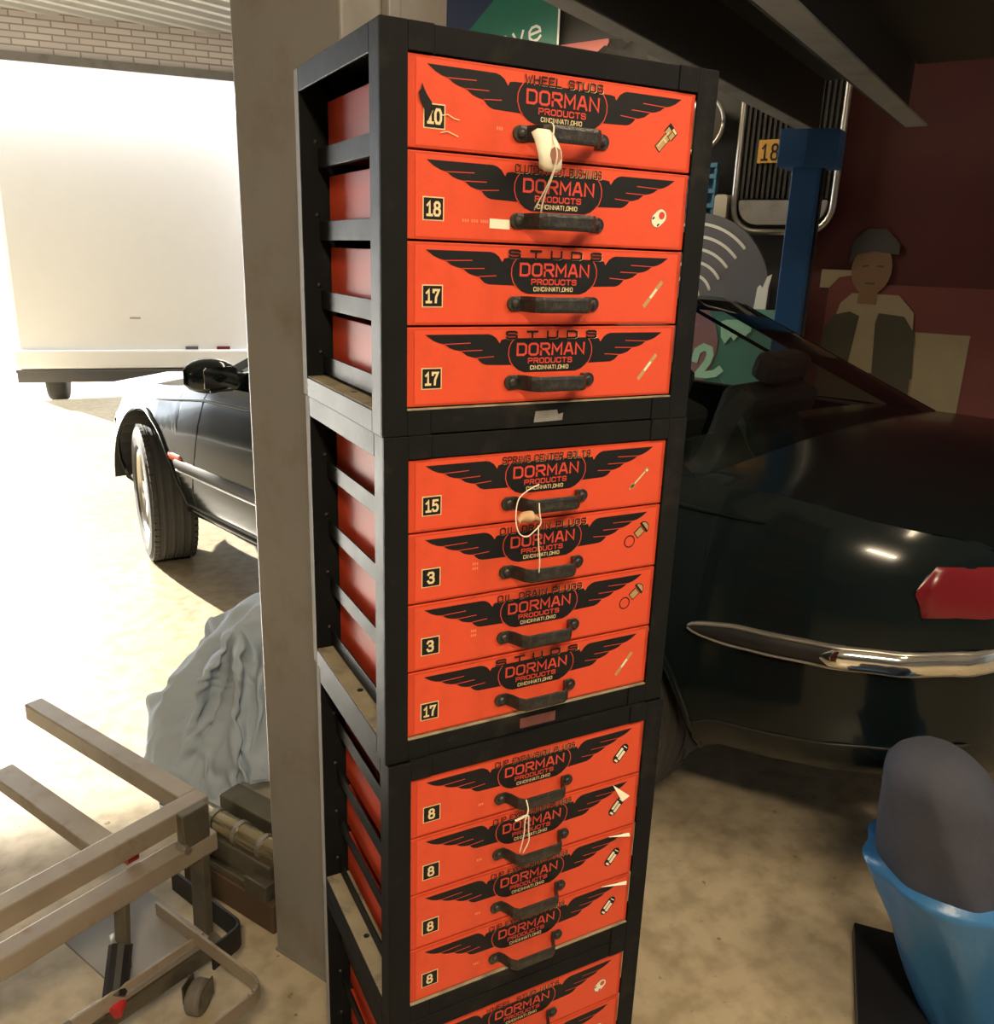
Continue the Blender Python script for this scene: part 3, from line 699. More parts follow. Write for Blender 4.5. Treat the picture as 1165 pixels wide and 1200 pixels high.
for yy in (-0.85, -1.40): mb.box(0.42, 2.65, yy, yy + 0.06, ZB + 0.10, ZB + 0.20)
mb.build('platform', STEELK, lf, bevel=0.003)
mb = MB(); mb.box(2.67, 2.715, 0.0, 0.105, 0.0, 1.90); mb.build('post', BLUE, lf, bevel=0.004)
mb = MB(); mb.box(2.715, 2.745, -0.008, 0.105, 0.0, 1.90); mb.build('post_edge', STEELK, lf)
mb = MB(); mb.box(2.60, 2.80, -0.06, 0.20, 0.0, 0.012); mb.build('base_plate', BLUE, lf)
mb = MB(); mb.prism([(2.62, 0.155), (2.62, 0.045), (2.70, -0.055), (2.80, -0.055), (2.82, 0.15)], lambda x, y: Vector((x, y, 1.815)), lambda x, y: Vector((x, y, 1.955)))
mb.build('post_head', BLUE, lf, bevel=0.003)

# ================================================================== CAR
CA = math.radians(107.5)
car = thing('car', 'dark glossy sedan parked behind the column and the cabinet stack', 'car', (1.60, 1.10, 0), CA)
WB = 2.55
wtab = [(-0.98, 0.50), (-0.90, 0.66), (-0.80, 0.755), (-0.68, 0.81), (-0.55, 0.838), (-0.40, 0.86), (0.0, 0.875), (1.2, 0.88), (2.4, 0.865), (2.9, 0.82), (3.15, 0.74), (3.3, 0.62), (3.38, 0.45)]
btab = [(-0.98, 0.87), (-0.85, 0.94), (-0.5, 0.975), (0, 0.97), (1.0, 0.935), (1.9, 0.90), (2.5, 0.835), (2.9, 0.76), (3.2, 0.66), (3.38, 0.55)]
ztab = [(-0.98, 0.425), (-0.45, 0.355), (-0.36, 0.31), (0.4, 0.30), (2.2, 0.29), (2.9, 0.27), (3.38, 0.26)]
sec = [(0.0, 0.90), (0.08, 0.955), (0.3, 0.992), (0.5, 1.0), (0.72, 0.985), (0.9, 0.945), (1.0, 0.89)]
RW, RA = 0.322, 0.395
def Wd(x): return interp(wtab, x)
def Zb(x): return interp(btab, x)
def Zl(x): return interp(ztab, x)
def side(x, z):
    t = (z - Zl(x)) / max(0.05, Zb(x) - Zl(x)); return Wd(x) * interp(sec, max(0, min(1, t)))
def zarch(x):
    z = Zl(x)
    for xw in (0, WB):
        dx = abs(x - xw)
        if dx < RA: z = max(z, RW + 0.01 + math.sqrt(max(0, RA * RA - dx * dx)))
    return z
xs = set()
k = -0.98
while k <= 3.381: xs.add(round(k, 3)); k += 0.06
for xw in (0, WB):
    for i in range(25): xs.add(round(xw - RA * math.cos(PI * i / 24), 4))
    xs.add(round(xw - RA - 0.002, 4)); xs.add(round(xw + RA + 0.002, 4))
xs = sorted(xs)
mb = MB()
for s in (1, -1):
    rows = []
    for x in xs:
        z0 = zarch(x); z1 = Zb(x)
        rows.append([Vector((x, s * side(x, z0 + (z1 - z0) * j / 12), z0 + (z1 - z0) * j / 12)) for j in range(13)])
    mb.grid(rows)
    # fender lip
    for xw in (0, WB):
        pts = [Vector((xw - RA * math.cos(PI * i / 30), s * (side(xw - RA * math.cos(PI * i / 30), RW + RA * math.sin(PI * i / 30)) - 0.004), RW + 0.01 + RA * math.sin(PI * i / 30))) for i in range(31)]
        pts = [p for p in pts if p.z >= Zl(p.x) - 0.01]
        mb.tube(pts, 0.012, 8)
def deck(x0, x1, crown, n=16):
    rows = []
    for i in range(n + 1):
        x = x0 + (x1 - x0) * i / n; w = Wd(x) * 0.89; zb = Zb(x)
        rows.append([Vector((x, w * j / 8, zb + crown * math.sin((1 - abs(j / 8)) * PI / 2) * (1 if abs(j) < 8 else 0))) for j in range(-8, 9)])
    mb.grid(rows)
deck(1.82, 3.38, 0.055, 22); deck(-0.98, -0.10, 0.035, 12)
for xe in (-0.98, 3.38):                              # rounded ends
    z0, z1 = Zl(xe), Zb(xe)
    rows = []
    for j in range(13):
        z = z0 + (z1 - z0) * j / 12; y = side(xe, z); sg = -1 if xe < 0 else 1
        rows.append([Vector((xe + sg * 0.05 * math.sin(PI * (1 - abs(i / 8)) / 2), y * i / 8, z + (0.035 * math.cos(i / 8 * PI / 2) if j == 12 else 0))) for i in range(-8, 9)])
    mb.grid(rows)
bmesh.ops.remove_doubles(mb.bm, verts=mb.bm.verts[:], dist=0.0008)
mb.build('body', PAINT, car, smooth=True)
mb = MB(); rows = [[Vector((x, y * side(x, Zl(x) + .01) / 1.0, max(Zl(x), 0.2) + 0.01 + (0.0))) for y in (-0.75, 0.75)] for x in (-0.95, -0.4, 0.4, 1.3, 2.15, 2.9, 3.35)]
mb.grid(rows)
for s in (1, -1):                                     # wheel housings
    for xw in (0, WB):
        mb.grid([[Vector((xw - (RA - .004) * math.cos(PI * i / 20), s * y, RW + (RA - .004) * math.sin(PI * i / 20))) for y in (0.50, 0.83)] for i in range(21)])
        mb.poly([Vector((xw - (RA - .004) * math.cos(PI * i / 20), s * 0.50, RW + (RA - .004) * math.sin(PI * i / 20))) for i in range(21)])
mb.build('underbody', PLASTIC, car)
# greenhouse
def ghw(z): return 0.775 + (0.545 - 0.775) * ((z - 0.94) / 0.36) ** 1.15 if z > 0.94 else 0.775
def xf(z): return 1.95 + (1.20 - 1.95) * (z - 0.93) / 0.37
def xr(z):  return -0.34 + 0.70 * ((z - 0.96) / 0.34) ** 0.95 if z > 0.96 else -0.34
ZR = 1.30
def gh(x, z, s, off=0.0): return Vector((x, s * (ghw(z) + off), z))
def panel(poly_x, s, off, n=8):      # poly_x: function z -> (x0, x1), between z0, z1
    z0, z1, fx = poly_x
    return [[gh(fx(z)[0] + (fx(z)[1] - fx(z)[0]) * i / 6, z, s, off) for i in range(7)] for z in [z0 + (z1 - z0) * j / n for j in range(n + 1)]]
def win_front(z): return (1.16, xf(z) - 0.10)
def win_rear(z): return (max(0.22, xr(z) + 0.32), 1.08)
def win_quarter(z): return (xr(z) + 0.17, max(0.18, xr(z) + 0.28))
mb = MB()
ZW0, ZW1 = 0.955, 1.265
def pillar(z0, z1, fx, off=0.004):
    for s in (1, -1): mb.grid(panel((z0, z1, fx), s, off))
pillar(0.93, ZR, lambda z: (xf(z) - 0.095, xf(z)))
pillar(0.93, ZR, lambda z: (1.075, 1.165))
pillar(0.93, ZR, lambda z: (xr(z), xr(z) + 0.172))
pillar(0.93, ZW0, lambda z: (xr(z) + .1, xf(z) - .05)); pillar(ZW1, ZR, lambda z: (xr(z), xf(z)))
pillar(ZW0, ZW1, lambda z: (max(0.18, xr(z) + 0.28), max(0.22, xr(z) + 0.32)))
rows = []
for i in range(15):
    u = i / 14; x0, x1 = xr(ZR) - 0.0, xf(ZR)
    x = x0 + (x1 - x0) * u
    rows.append([Vector((x + (0.0), ghw(ZR) * j / 8, ZR + 0.048 * math.cos(j / 8 * PI / 2) ** 0.8 * (0.55 + 0.45 * math.sin(u * PI)))) for j in range(-8, 9)])
mb.grid(rows)
mb.build('roof', PAINT, car, smooth=True)
for nm, fx, grp in (('front_window', win_front, 0), ('rear_window', win_rear, 0), ('quarter_window', win_quarter, 0)):
    for s in (1, -1):
        m2 = MB(); m2.grid(panel((ZW0, ZW1, fx), s, 0.0)); m2.build(nm, GLASS, car, smooth=True)
def screen(fx, z0, z1, bow):
    rows = []
    for j in range(9):
        z = z0 + (z1 - z0) * j / 8; w = ghw(z) - 0.005
        rows.append([Vector((fx(z) + bow * (1 - (i / 8) ** 2), w * i / 8, z + 0.04 * (j / 8) * (1 - (i / 8) ** 2))) for i in range(-8, 9)])
    return rows
m2 = MB(); m2.grid(screen(xf, 0.93, ZR, 0.10)); m2.build('windshield', GLASS, car, smooth=True)
m2 = MB(); m2.grid(screen(xr, 0.96, ZR, -0.08)); m2.build('back_window', GLASS, car, smooth=True)
# interior
m2 = MB(); m2.box(-0.62, 1.75, -0.70, 0.70, 0.34, 0.42); m2.box(1.45, 1.9, -0.70, 0.70, 0.42, 0.93); m2.box(-0.40, 0.05, -0.66, 0.66, 0.42, 0.95)
m2.build('cabin_floor', INTER, car, bevel=0.02)
for x, nm in ((1.15, 'front_seat'), (0.28, 'rear_seat')):
    for s in (1, -1):
        m2 = MB(); m2.box(x - 0.02, x + 0.48, s * 0.37 - 0.25, s * 0.37 + 0.25, 0.42, 0.60)
        R = Matrix.Translation((x, s * 0.37, 0.55)) @ Matrix.Rotation(-0.28, 4, 'Y')
        m2.box(-0.10, 0.04, -0.24, 0.24, 0, 0.52, R); m2.box(-0.075, 0.025, -0.13, 0.13, 0.54, 0.70 if x > .5 else 0.64, R)
        m2.build(nm, INTER, car, bevel=0.03)
# mirrors
for s in (1, -1):
    m2 = MB(); rows = []
    for i in range(9):
        a = i / 8
        rows.append([Vector((1.66 + 0.085 * math.sin(a * PI) ** .6 * math.cos(t) + 0.0, s * (0.84 + 0.20 * a), 0.985 + 0.065 * math.sin(max(.12, a * PI * .97)) ** .4 * math.sin(t))) for t in [2 * PI * k / 14 for k in range(14)]])
    vs = m2.grid(rows, close_v=True); m2.bm.faces.new(vs[0]); m2.bm.faces.new(vs[-1][::-1])
    m2.box(1.64, 1.72, s * 0.77 if s > 0 else -0.86, s * 0.86 if s > 0 else -0.77, 0.93, 0.985)
    mo = m2.build('door_mirror', PAINT, car, smooth=True)
    m2 = MB(); m2.prism([(1.0, -.034), (0.87, -.034), (0.87, .03), (0.89, .04), (0.99, .04), (1.0, .03)], lambda y, z: Vector((1.585, s * y, 0.985 + z)), lambda y, z: Vector((1.580, s * y, 0.985 + z)))
    m2.build('mirror_glass', CHROME, mo)
    m2 = MB(); m2.box(1.60, 1.605, min(s * .88, s * .97), max(s * .88, s * .97), 0.932, 0.939); m2.build('mirror_trim', CHROME, mo)
# side mouldings, seams, lamps
def strip(x0, x1, zf, h, t, n=20, taper=True, s=1):
    m_ = MB(); rows = []
    for i in range(n + 1):
        u = i / n; x = x0 + (x1 - x0) * u; z = zf(x); hh = h(u) if callable(h) else h
        if taper: hh *= min(1, math.sqrt(max(0.02, min(u, 1 - u) * 12)))
        r = []
        for dz, dy in ((-hh, -0.002), (-hh * .7, t), (hh * .7, t), (hh, -0.002)):
            r.append(Vector((x, s * (side(x, z + dz) + dy), z + dz)))
        rows.append(r)
    m_.grid(rows); return m_
for s in (1, -1):
    for x0, x1 in ((0.40, 2.16),):
        mo = strip(x0, x1, lambda x: 0.548 - 0.004 * (x - 1.3), 0.026, 0.012, 30, False, s).build('side_moulding', RUBBER, car, smooth=True)
        strip(x0, x1, lambda x: 0.520 - 0.004 * (x - 1.3), 0.006, 0.008, 30, False, s).build('moulding_chrome', DULLCHR, mo, smooth=True)
    strip(2.10, 2.24, lambda x: 0.572, 0.018, 0.004, 10, True, s).build('side_marker', LAMPO, car, smooth=True)
    # door gaps
    m2 = MB()
    for pts in ([(2.07, 0.30), (2.05, 0.42), (1.98, 0.60), (1.96, 0.75), (1.97, 0.88)], [(1.11, 0.31), (1.11, 0.6), (1.12, 0.93)]):
        P2 = []
        for (a, b), (c, d_) in zip(pts, pts[1:]):
                for q in range(8): P2.append((a + (c - a) * q / 8, b + (d_ - b) * q / 8))
        P2.append(pts[-1])
        MB().tube([Vector((x, s * (side(x, z) - 0.0005), z)) for x, z in P2], 0.0025, 6).build('door_gap', PLASTIC, car)
    # sill
    strip(0.40, 2.14, lambda x: 0.325, 0.03, 0.010, 20, False, s).build('sill', PAINT, car, smooth=True)
    strip(0.40, 2.14, lambda x: 0.365, 0.008, 0.003, 20, False, s).build('sill_gap', PLASTIC, car, smooth=True)
    # crease line on the shoulder
    strip(-0.5, 2.9, lambda x: Zb(x) - 0.055, 0.006, 0.004, 50, True, s).build('shoulder_line', PAINT, car, smooth=True)
    # rear bumper insert wrapping the corner
    zf = lambda x: 0.668 - 0.06 * (x + 0.4)
    hb = lambda x: 0.022 * math.sqrt(max(0.0, min(1.0, (-0.383 - x) / 0.10)))
    bi = strip(-0.385, -0.97, zf, lambda u: 0.003 + hb(-0.385 - 0.585 * u), 0.012, 40, False, s).build('bumper_strip', PLASTIC, car, smooth=True)
    strip(-0.385, -0.97, lambda x: zf(x) + hb(x), 0.0032, 0.0145, 40, False, s).build('bumper_strip_edge', DULLCHR, bi, smooth=True)
    strip(-0.385, -0.97, lambda x: zf(x) - hb(x), 0.0026, 0.0145, 40, False, s).build('bumper_strip_edge', DULLCHR, bi, smooth=True)
    strip(-0.67, -0.979, zf, 0.026, 0.020, 16, True, s).build('bumper_chrome', CHROME, bi, smooth=True)
    strip(-0.37, -0.97, lambda x: Zl(x) + 0.085, 0.004, 0.003, 20, True, s).build('bumper_seam', PLASTIC, car, smooth=True)
    # rear lamp, head lamp
    strip(-0.80, -0.975, lambda x: 0.84, 0.05, 0.006, 10, True, s).build('tail_lamp', LAMPR, car, smooth=True)
    strip(2.98, 3.30, lambda x: 0.60 - 0.05 * (x - 3), 0.045, 0.006, 12, True, s).build('head_lamp', LAMPC, car, smooth=True)
    # chrome line under the side glass
    m2 = MB(); m2.tube([gh(-0.2 + 2.0 * i / 20, 0.957, s, 0.006) for i in range(21)], 0.006, 6); m2.build('window_trim', PLASTIC, car)
m2 = MB(); m2.tube([Vector((-1.0 - 0.03 * math.cos(i / 10 * PI / 2), 0.58 * i / 10, 0.70)) for i in range(-10, 11)], 0.02, 8); m2.build('bumper_chrome', CHROME, car, smooth=True)
m2 = MB(); m2.prism([(-0.26, 0.0), (0.26, 0.0), (0.22, 0.11), (-0.22, 0.11)], lambda y, z: Vector((3.425, y, 0.44 + z)), lambda y, z: Vector((3.445, y, 0.44 + z))); m2.build('grille', CHROME, car)
# wheels
def make_wheel(x, s, steer):
    M4 = Matrix.Translation((x, s * 0.76, RW)) @ Matrix.Rotation(steer, 4, 'Z')
    pr = [(0.205, 0.085), (0.225, 0.098), (0.262, 0.104), (0.294, 0.100), (0.313, 0.088)]
    tread = []
    for gx in (0.070, 0.038, 0.0, -0.038, -0.070):
        tread += [(0.3205, gx + 0.016 if abs(gx) < .07 else gx + (0.008 if gx > 0 else .016)), (0.322, gx + 0.005), (0.315, gx + 0.004), (0.315, gx - 0.004), (0.322, gx - 0.005)]
    pr = pr + tread + [(0.3205, -0.080), (0.313, -0.088), (0.292, -0.100), (0.262, -0.104), (0.225, -0.098), (0.205, -0.085)]
    m_ = MB(); m_.lathe([(r, s * a) for r, a in pr], M4, 64)
    for k in range(56):                                # shoulder blocks
        a = 2 * PI * k / 56
        for sa in (1, -1):
            R = M4 @ Matrix.Rotation(a, 4, 'Y')
            m_.box(0.306, 0.3215, sa * 0.083 - 0.012, sa * 0.083 + 0.007, -0.0125, 0.0125, R)
    w = m_.build('tire', RUBBER, smooth=False)
    root = bpy.data.objects.new('wheel', None); C.objects.link(root); root.parent = car
    w.parent = root
    m_ = MB(); m_.lathe([(0.208, s * 0.088), (0.200, s * 0.092), (0.190, s * 0.080), (0.185, s * 0.0), (0.19, -s * 0.085), (0.208, -s * 0.085)], M4, 48)
    m_.lathe([(0.06, s * 0.05), (0.055, s * 0.075), (0.03, s * 0.082), (0.0005, s * 0.083)], M4, 24)
    for k in range(7):
        R = M4 @ Matrix.Rotation(2 * PI * k / 7, 4, 'Y')
        m_.prism([(0.04, -0.026), (0.195, -0.020), (0.195, 0.020), (0.04, 0.026)], lambda r, z: R @ Vector((r, s * (0.073 + 0.00), z)), lambda r, z: R @ Vector((r, s * 0.045, z)))
    m_.build('rim', ALLOY, root, smooth=False, bevel=0.004)
    m_ = MB(); m_.lathe([(0.0005, s * 0.01), (0.14, s * 0.01), (0.14, -s * 0.01)], M4, 32); m_.build('brake_disc', GREY, root)
for x in (0, WB):
    for s in (1, -1): make_wheel(x, s, math.radians(-16) if x > 1 else 0.0)

# ================================================================== WHITE VAN IN THE DOORWAY
van = thing('van', 'white van standing in the bright garage doorway', 'van', (0.55, 8.45, -0.2), math.radians(-8))
mb = MB()
mb.prism([(-1.15, 0.42), (1.1, 0.42), (1.12, 0.6), (1.12, 2.6), (1.05, 2.85), (-1.08, 2.85), (-1.15, 2.6)], lambda x, z: Vector((x, 0, z)), lambda x, z: Vector((x, 3.9, z)))
vb = mb.build('body', WHITEP, van, bevel=0.06)
mb = MB(); mb.box(-1.15, 1.1, -0.03, 0.12, 0.40, 0.43); mb.prism([(-1.15, 0.30), (-0.3, 0.30), (0.25, 0.40), (-1.15, 0.40)], lambda x, z: Vector((x, 0.02, z)), lambda x, z: Vector((x, 0.5, z)))
mb.build('bumper_skirt', GREY, van)
mb = MB(); mb.box(-1.15, 1.12, -0.05, 0.0, 0.44, 0.62); mb.build('bumper', WHITEP, van, bevel=0.02)
mb = MB(); mb.box(0.40, 0.52, -0.02, 0.01, 0.59, 0.65); mb.build('reversing_lamp', GREY, van)
mb = MB(); mb.box(0.70, 0.83, -0.02, 0.01, 0.59, 0.65); mb.build('tail_lamp', LAMPR, van)
mb = MB(); mb.box(-0.10, 0.0, -0.015, 0.0, 0.92, 0.935); mb.build('door_handle', IVORY, van)
for x in (-0.9, 0.85):
    for y in (0.8, 3.2):
        M4 = Matrix.Translation((x, y, 0.33)) @ Matrix.Rotation(PI / 2, 4, 'Z')
        mb = MB(); mb.lathe([(0.0005, -0.1), (0.2, -0.1), (0.31, -0.09), (0.33, -0.06), (0.33, 0.06), (0.31, 0.09), (0.2, 0.1), (0.0005, 0.1)], M4, 28); mb.build('wheel', RUBBER, van, smooth=True)

# ================================================================== CLOTH HEAP
hp = thing('cloth_heap', 'heap of pale blue grey cloth piled on the floor behind the column', 'cloth', (0.115, 1.34, 0), math.radians(-35))
# settled drape of one cloth sheet: a grid of points in millimetres
DRAPE_MM = [
    [(-116,-272,11),(-113,-247,11),(-124,-230,11),(-138,-232,24),(-125,-250,11),(-109,-244,11),(-111,-227,14),(-113,-230,11),(-97,-237,12),(-84,-243,16),(-61,-238,11),(-38,-228,12),(-11,-223,22),(22,-219,45),(11,-196,64),(17,-202,80),(37,-207,95),(61,-218,111),(38,-206,95),(31,-193,85),(56,-193,86),(77,-184,87),(99,-184,90),(74,-187,92),(46,-190,96),(70,-192,98),(99,-180,95),(127,-171,94),(153,-175,96),(139,-197,102),(151,-194,102),(171,-194,97),(193,-202,87),(182,-186,66),(152,-190,44),(142,-172,26),(157,-154,16),(162,-155,11),(174,-142,23),(175,-121,12),(191,-123,11),(174,-134,11),(183,-158,11),(209,-155,23),(215,-177,11),(239,-178,11)],
    [(-141,-265,11),(-133,-241,12),(-130,-229,14),(-137,-224,21),(-118,-231,23),(-86,-238,24),(-88,-222,22),(-100,-213,19),(-113,-213,13),(-93,-217,13),(-69,-219,20),(-46,-212,26),(-22,-211,37),(2,-224,59),(24,-207,80),(5,-195,97),(26,-197,113),(50,-215,130),(27,-201,112),(32,-188,107),(55,-191,108),(75,-183,109),(99,-181,112),(74,-182,114),(47,-185,118),(70,-187,120),(96,-176,117),(125,-169,116),(152,-166,117),(140,-190,124),(154,-191,125),(176,-197,119),(194,-191,108),(170,-183,86),(140,-181,61),(150,-159,40),(168,-154,38),(183,-149,20),(179,-141,22),(196,-127,22),(202,-123,23),(188,-140,15),(192,-145,18),(212,-151,22),(221,-175,11),(238,-178,11)],
    [(-167,-251,11),(-157,-230,19),(-143,-213,12),(-133,-229,11),(-115,-228,11),(-81,-221,15),(-74,-225,26),(-79,-217,11),(-97,-214,26),(-105,-214,40),(-77,-212,42),(-53,-214,47),(-33,-203,54),(-7,-205,70),(17,-223,96),(14,-201,116),(8,-188,129),(34,-209,147),(25,-195,134),(28,-189,130),(51,-185,131),(75,-183,134),(96,-173,135),(72,-176,138),(47,-182,141),(68,-180,141),(93,-172,140),(119,-162,138),(147,-156,138),(141,-183,145),(159,-190,147),(183,-197,143),(189,-180,129),(159,-186,105),(140,-165,77),(166,-158,55),(181,-145,39),(187,-151,25),(179,-140,22),(183,-131,11),(201,-134,23),(195,-148,22),(209,-153,21),(219,-144,23),(238,-163,23),(254,-171,16)],
    [(-193,-235,11),(-182,-213,12),(-158,-203,11),(-138,-211,22),(-125,-218,19),(-103,-220,11),(-85,-231,12),(-63,-225,21),(-75,-210,35),(-89,-221,55),(-85,-210,66),(-62,-210,69),(-42,-202,74),(-21,-198,86),(2,-217,111),(26,-202,137),(2,-203,151),(17,-194,163),(30,-181,154),(29,-182,154),(50,-182,159),(69,-173,160),(91,-163,161),(69,-170,163),(49,-179,165),(67,-172,162),(91,-166,162),(115,-155,160),(142,-147,159),(141,-178,167),(166,-190,170),(191,-190,166),(179,-178,149),(145,-183,123),(152,-165,93),(173,-147,70),(195,-145,56),(189,-147,39),(168,-143,28),(184,-145,30),(200,-146,19),(202,-128,27),(223,-144,19),(229,-144,24),(237,-149,25),(252,-165,24)],
    [(-202,-213,31),(-190,-211,11),(-175,-197,13),(-148,-217,12),(-131,-226,23),(-115,-225,20),(-93,-209,20),(-77,-224,36),(-66,-219,52),(-75,-209,69),(-91,-205,85),(-70,-203,90),(-49,-190,92),(-26,-195,103),(-6,-207,130),(30,-209,160),(15,-191,172),(2,-176,171),(32,-177,181),(31,-177,177),(43,-171,186),(62,-161,186),(85,-152,185),(66,-160,187),(51,-175,190),(68,-163,184),(89,-154,181),(113,-147,180),(140,-141,180),(142,-177,191),(174,-189,195),(193,-179,186),(169,-177,165),(134,-170,137),(163,-157,111),(183,-149,90),(199,-143,71),(184,-134,55),(168,-150,42),(192,-159,37),(200,-141,19),(206,-123,26),(218,-117,26),(245,-122,24),(244,-137,11),(255,-140,22)],
    [(-218,-214,11),(-204,-210,31),(-193,-228,22),(-177,-211,11),(-138,-207,12),(-115,-227,11),(-116,-225,31),(-95,-212,50),(-76,-211,68),(-73,-212,86),(-77,-203,102),(-75,-189,109),(-56,-186,115),(-34,-194,126),(-11,-197,148),(24,-209,184),(27,-182,195),(-11,-183,190),(17,-181,198),(32,-170,203),(35,-154,204),(55,-146,206),(79,-142,208),(63,-152,210),(54,-170,213),(73,-155,206),(87,-140,200),(110,-133,198),(139,-138,203),(147,-178,216),(182,-184,218),(179,-170,201),(152,-163,176),(137,-150,147),(165,-142,127),(192,-140,109),(188,-129,85),(183,-147,71),(165,-161,62),(189,-141,49),(201,-120,35),(225,-125,29),(234,-108,16),(227,-90,21),(243,-103,20),(265,-113,13)],
    [(-222,-194,18),(-198,-203,23),(-212,-209,16),(-204,-224,31),(-170,-230,37),(-143,-224,28),(-114,-220,30),(-98,-215,48),(-87,-203,71),(-84,-200,96),(-77,-201,120),(-78,-189,133),(-60,-183,139),(-40,-186,149),(-17,-188,171),(17,-205,207),(33,-182,217),(-11,-183,213),(10,-165,214),(28,-166,227),(26,-145,225),(48,-136,228),(73,-133,231),(61,-145,233),(59,-163,236),(67,-144,226),(86,-130,220),(109,-122,217),(137,-137,227),(157,-178,242),(182,-170,237),(158,-165,214),(130,-154,185),(147,-140,165),(170,-132,148),(183,-124,127),(188,-139,108),(170,-146,90),(175,-160,81),(194,-136,68),(208,-123,55),(232,-112,49),(233,-98,39),(247,-100,20),(256,-81,11),(271,-83,18)],
    [(-227,-197,21),(-208,-210,18),(-206,-190,27),(-210,-199,49),(-186,-210,53),(-167,-223,70),(-142,-204,63),(-123,-211,74),(-109,-201,93),(-98,-188,115),(-88,-177,133),(-81,-185,154),(-67,-172,162),(-44,-174,172),(-18,-178,195),(10,-196,228),(30,-184,239),(-10,-179,235),(0,-153,232),(16,-162,248),(21,-139,250),(42,-128,252),(67,-125,254),(58,-139,256),(63,-156,257),(66,-136,245),(86,-121,240),(109,-115,239),(137,-145,255),(168,-173,268),(167,-157,249),(135,-148,221),(129,-131,194),(154,-130,183),(171,-121,169),(187,-126,153),(173,-140,132),(162,-154,113),(183,-152,100),(190,-137,83),(209,-116,70),(227,-97,62),(243,-110,54),(260,-97,41),(273,-92,23),(278,-75,24)],
    [(-211,-201,16),(-205,-207,21),(-196,-206,36),(-189,-193,56),(-192,-203,76),(-172,-190,77),(-177,-198,101),(-157,-192,105),(-140,-180,118),(-125,-169,134),(-108,-162,149),(-89,-163,163),(-72,-169,183),(-51,-161,193),(-20,-165,216),(4,-183,248),(26,-186,262),(-3,-175,258),(-13,-150,254),(5,-149,267),(17,-137,275),(36,-122,275),(61,-118,277),(56,-133,279),(68,-145,277),(64,-124,264),(82,-110,259),(115,-119,269),(144,-163,291),(168,-158,286),(137,-138,254),(116,-121,224),(140,-124,214),(160,-120,203),(178,-113,189),(173,-129,174),(158,-138,153),(173,-150,137),(175,-136,115),(198,-132,104),(210,-107,91),(235,-97,84),(256,-107,73),(265,-93,57),(271,-92,40),(287,-95,23)],
    [(-203,-197,14),(-195,-207,29),(-183,-213,42),(-183,-203,63),(-178,-188,77),(-177,-187,100),(-154,-178,105),(-154,-184,128),(-154,-179,147),(-135,-183,161),(-112,-173,169),(-102,-149,178),(-79,-151,193),(-61,-154,212),(-28,-152,233),(1,-168,264),(16,-185,285),(12,-164,282),(-16,-157,283),(-7,-137,289),(14,-135,301),(29,-117,300),(56,-112,300),(55,-130,302),(69,-134,296),(62,-113,284),(87,-118,285),(128,-137,309),(158,-160,319),(145,-136,291),(108,-118,256),(127,-112,243),(149,-119,236),(166,-107,223),(174,-120,210),(157,-126,191),(163,-144,176),(167,-131,153),(186,-128,135),(195,-119,120),(219,-113,111),(245,-102,104),(261,-95,91),(271,-91,75),(286,-97,58),(303,-93,40)],
    [(-209,-180,18),(-202,-192,30),(-190,-197,51),(-175,-194,68),(-158,-196,84),(-160,-188,106),(-159,-171,124),(-135,-171,132),(-145,-162,153),(-143,-164,175),(-120,-171,189),(-102,-152,198),(-77,-142,205),(-69,-136,223),(-44,-141,247),(-7,-152,279),(9,-174,307),(28,-172,313),(5,-160,317),(-12,-144,322),(2,-129,327),(23,-113,324),(52,-107,323),(55,-129,325),(62,-125,315),(71,-104,308),(100,-127,324),(138,-151,344),(152,-141,332),(113,-123,295),(113,-103,273),(138,-114,271),(158,-106,261),(174,-107,246),(158,-118,226),(154,-136,210),(162,-127,190),(177,-119,171),(196,-116,154),(201,-116,139),(231,-109,133),(256,-97,125),(269,-92,112),(285,-96,94),(301,-91,76),(317,-86,57)],
    [(-230,-174,24),(-219,-181,45),(-205,-183,64),(-191,-185,84),(-171,-178,93),(-152,-177,110),(-139,-179,131),(-141,-168,153),(-127,-150,158),(-134,-143,178),(-120,-152,199),(-93,-155,215),(-79,-125,218),(-66,-128,234),(-63,-130,259),(-22,-135,289),(6,-160,325),(17,-178,347),(31,-164,354),(5,-153,358),(-8,-129,356),(15,-109,346),(49,-103,341),(59,-127,342),(64,-116,336),(90,-101,339),(116,-135,364),(144,-146,368),(131,-123,339),(103,-107,308),(124,-103,300),(152,-108,298),(165,-94,284),(161,-109,264),(147,-125,244),(158,-122,224),(171,-113,205),(188,-118,189),(194,-116,173),(222,-113,166),(251,-99,159),(268,-93,149),(285,-96,132),(300,-88,112),(313,-80,92),(309,-68,70)],
    [(-246,-162,37),(-233,-167,57),(-218,-169,76),(-199,-166,91),(-181,-165,108),(-158,-156,116),(-145,-163,138),(-126,-161,162),(-121,-154,176),(-125,-134,188),(-119,-133,212),(-97,-142,232),(-70,-133,238),(-60,-110,242),(-64,-110,265),(-45,-121,298),(-4,-139,335),(9,-168,369),(26,-180,384),(30,-157,384),(-3,-143,377),(7,-110,359),(46,-101,350),(60,-123,353),(72,-102,353),(109,-115,371),(129,-148,391),(145,-135,382),(116,-116,353),(110,-96,331),(135,-101,327),(159,-95,320),(164,-101,303),(145,-111,280),(156,-119,260),(167,-110,240),(182,-120,225),(193,-112,211),(219,-113,201),(246,-98,194),(266,-91,184),(284,-92,167),(300,-84,146),(310,-71,124),(314,-59,102),(319,-50,80)],
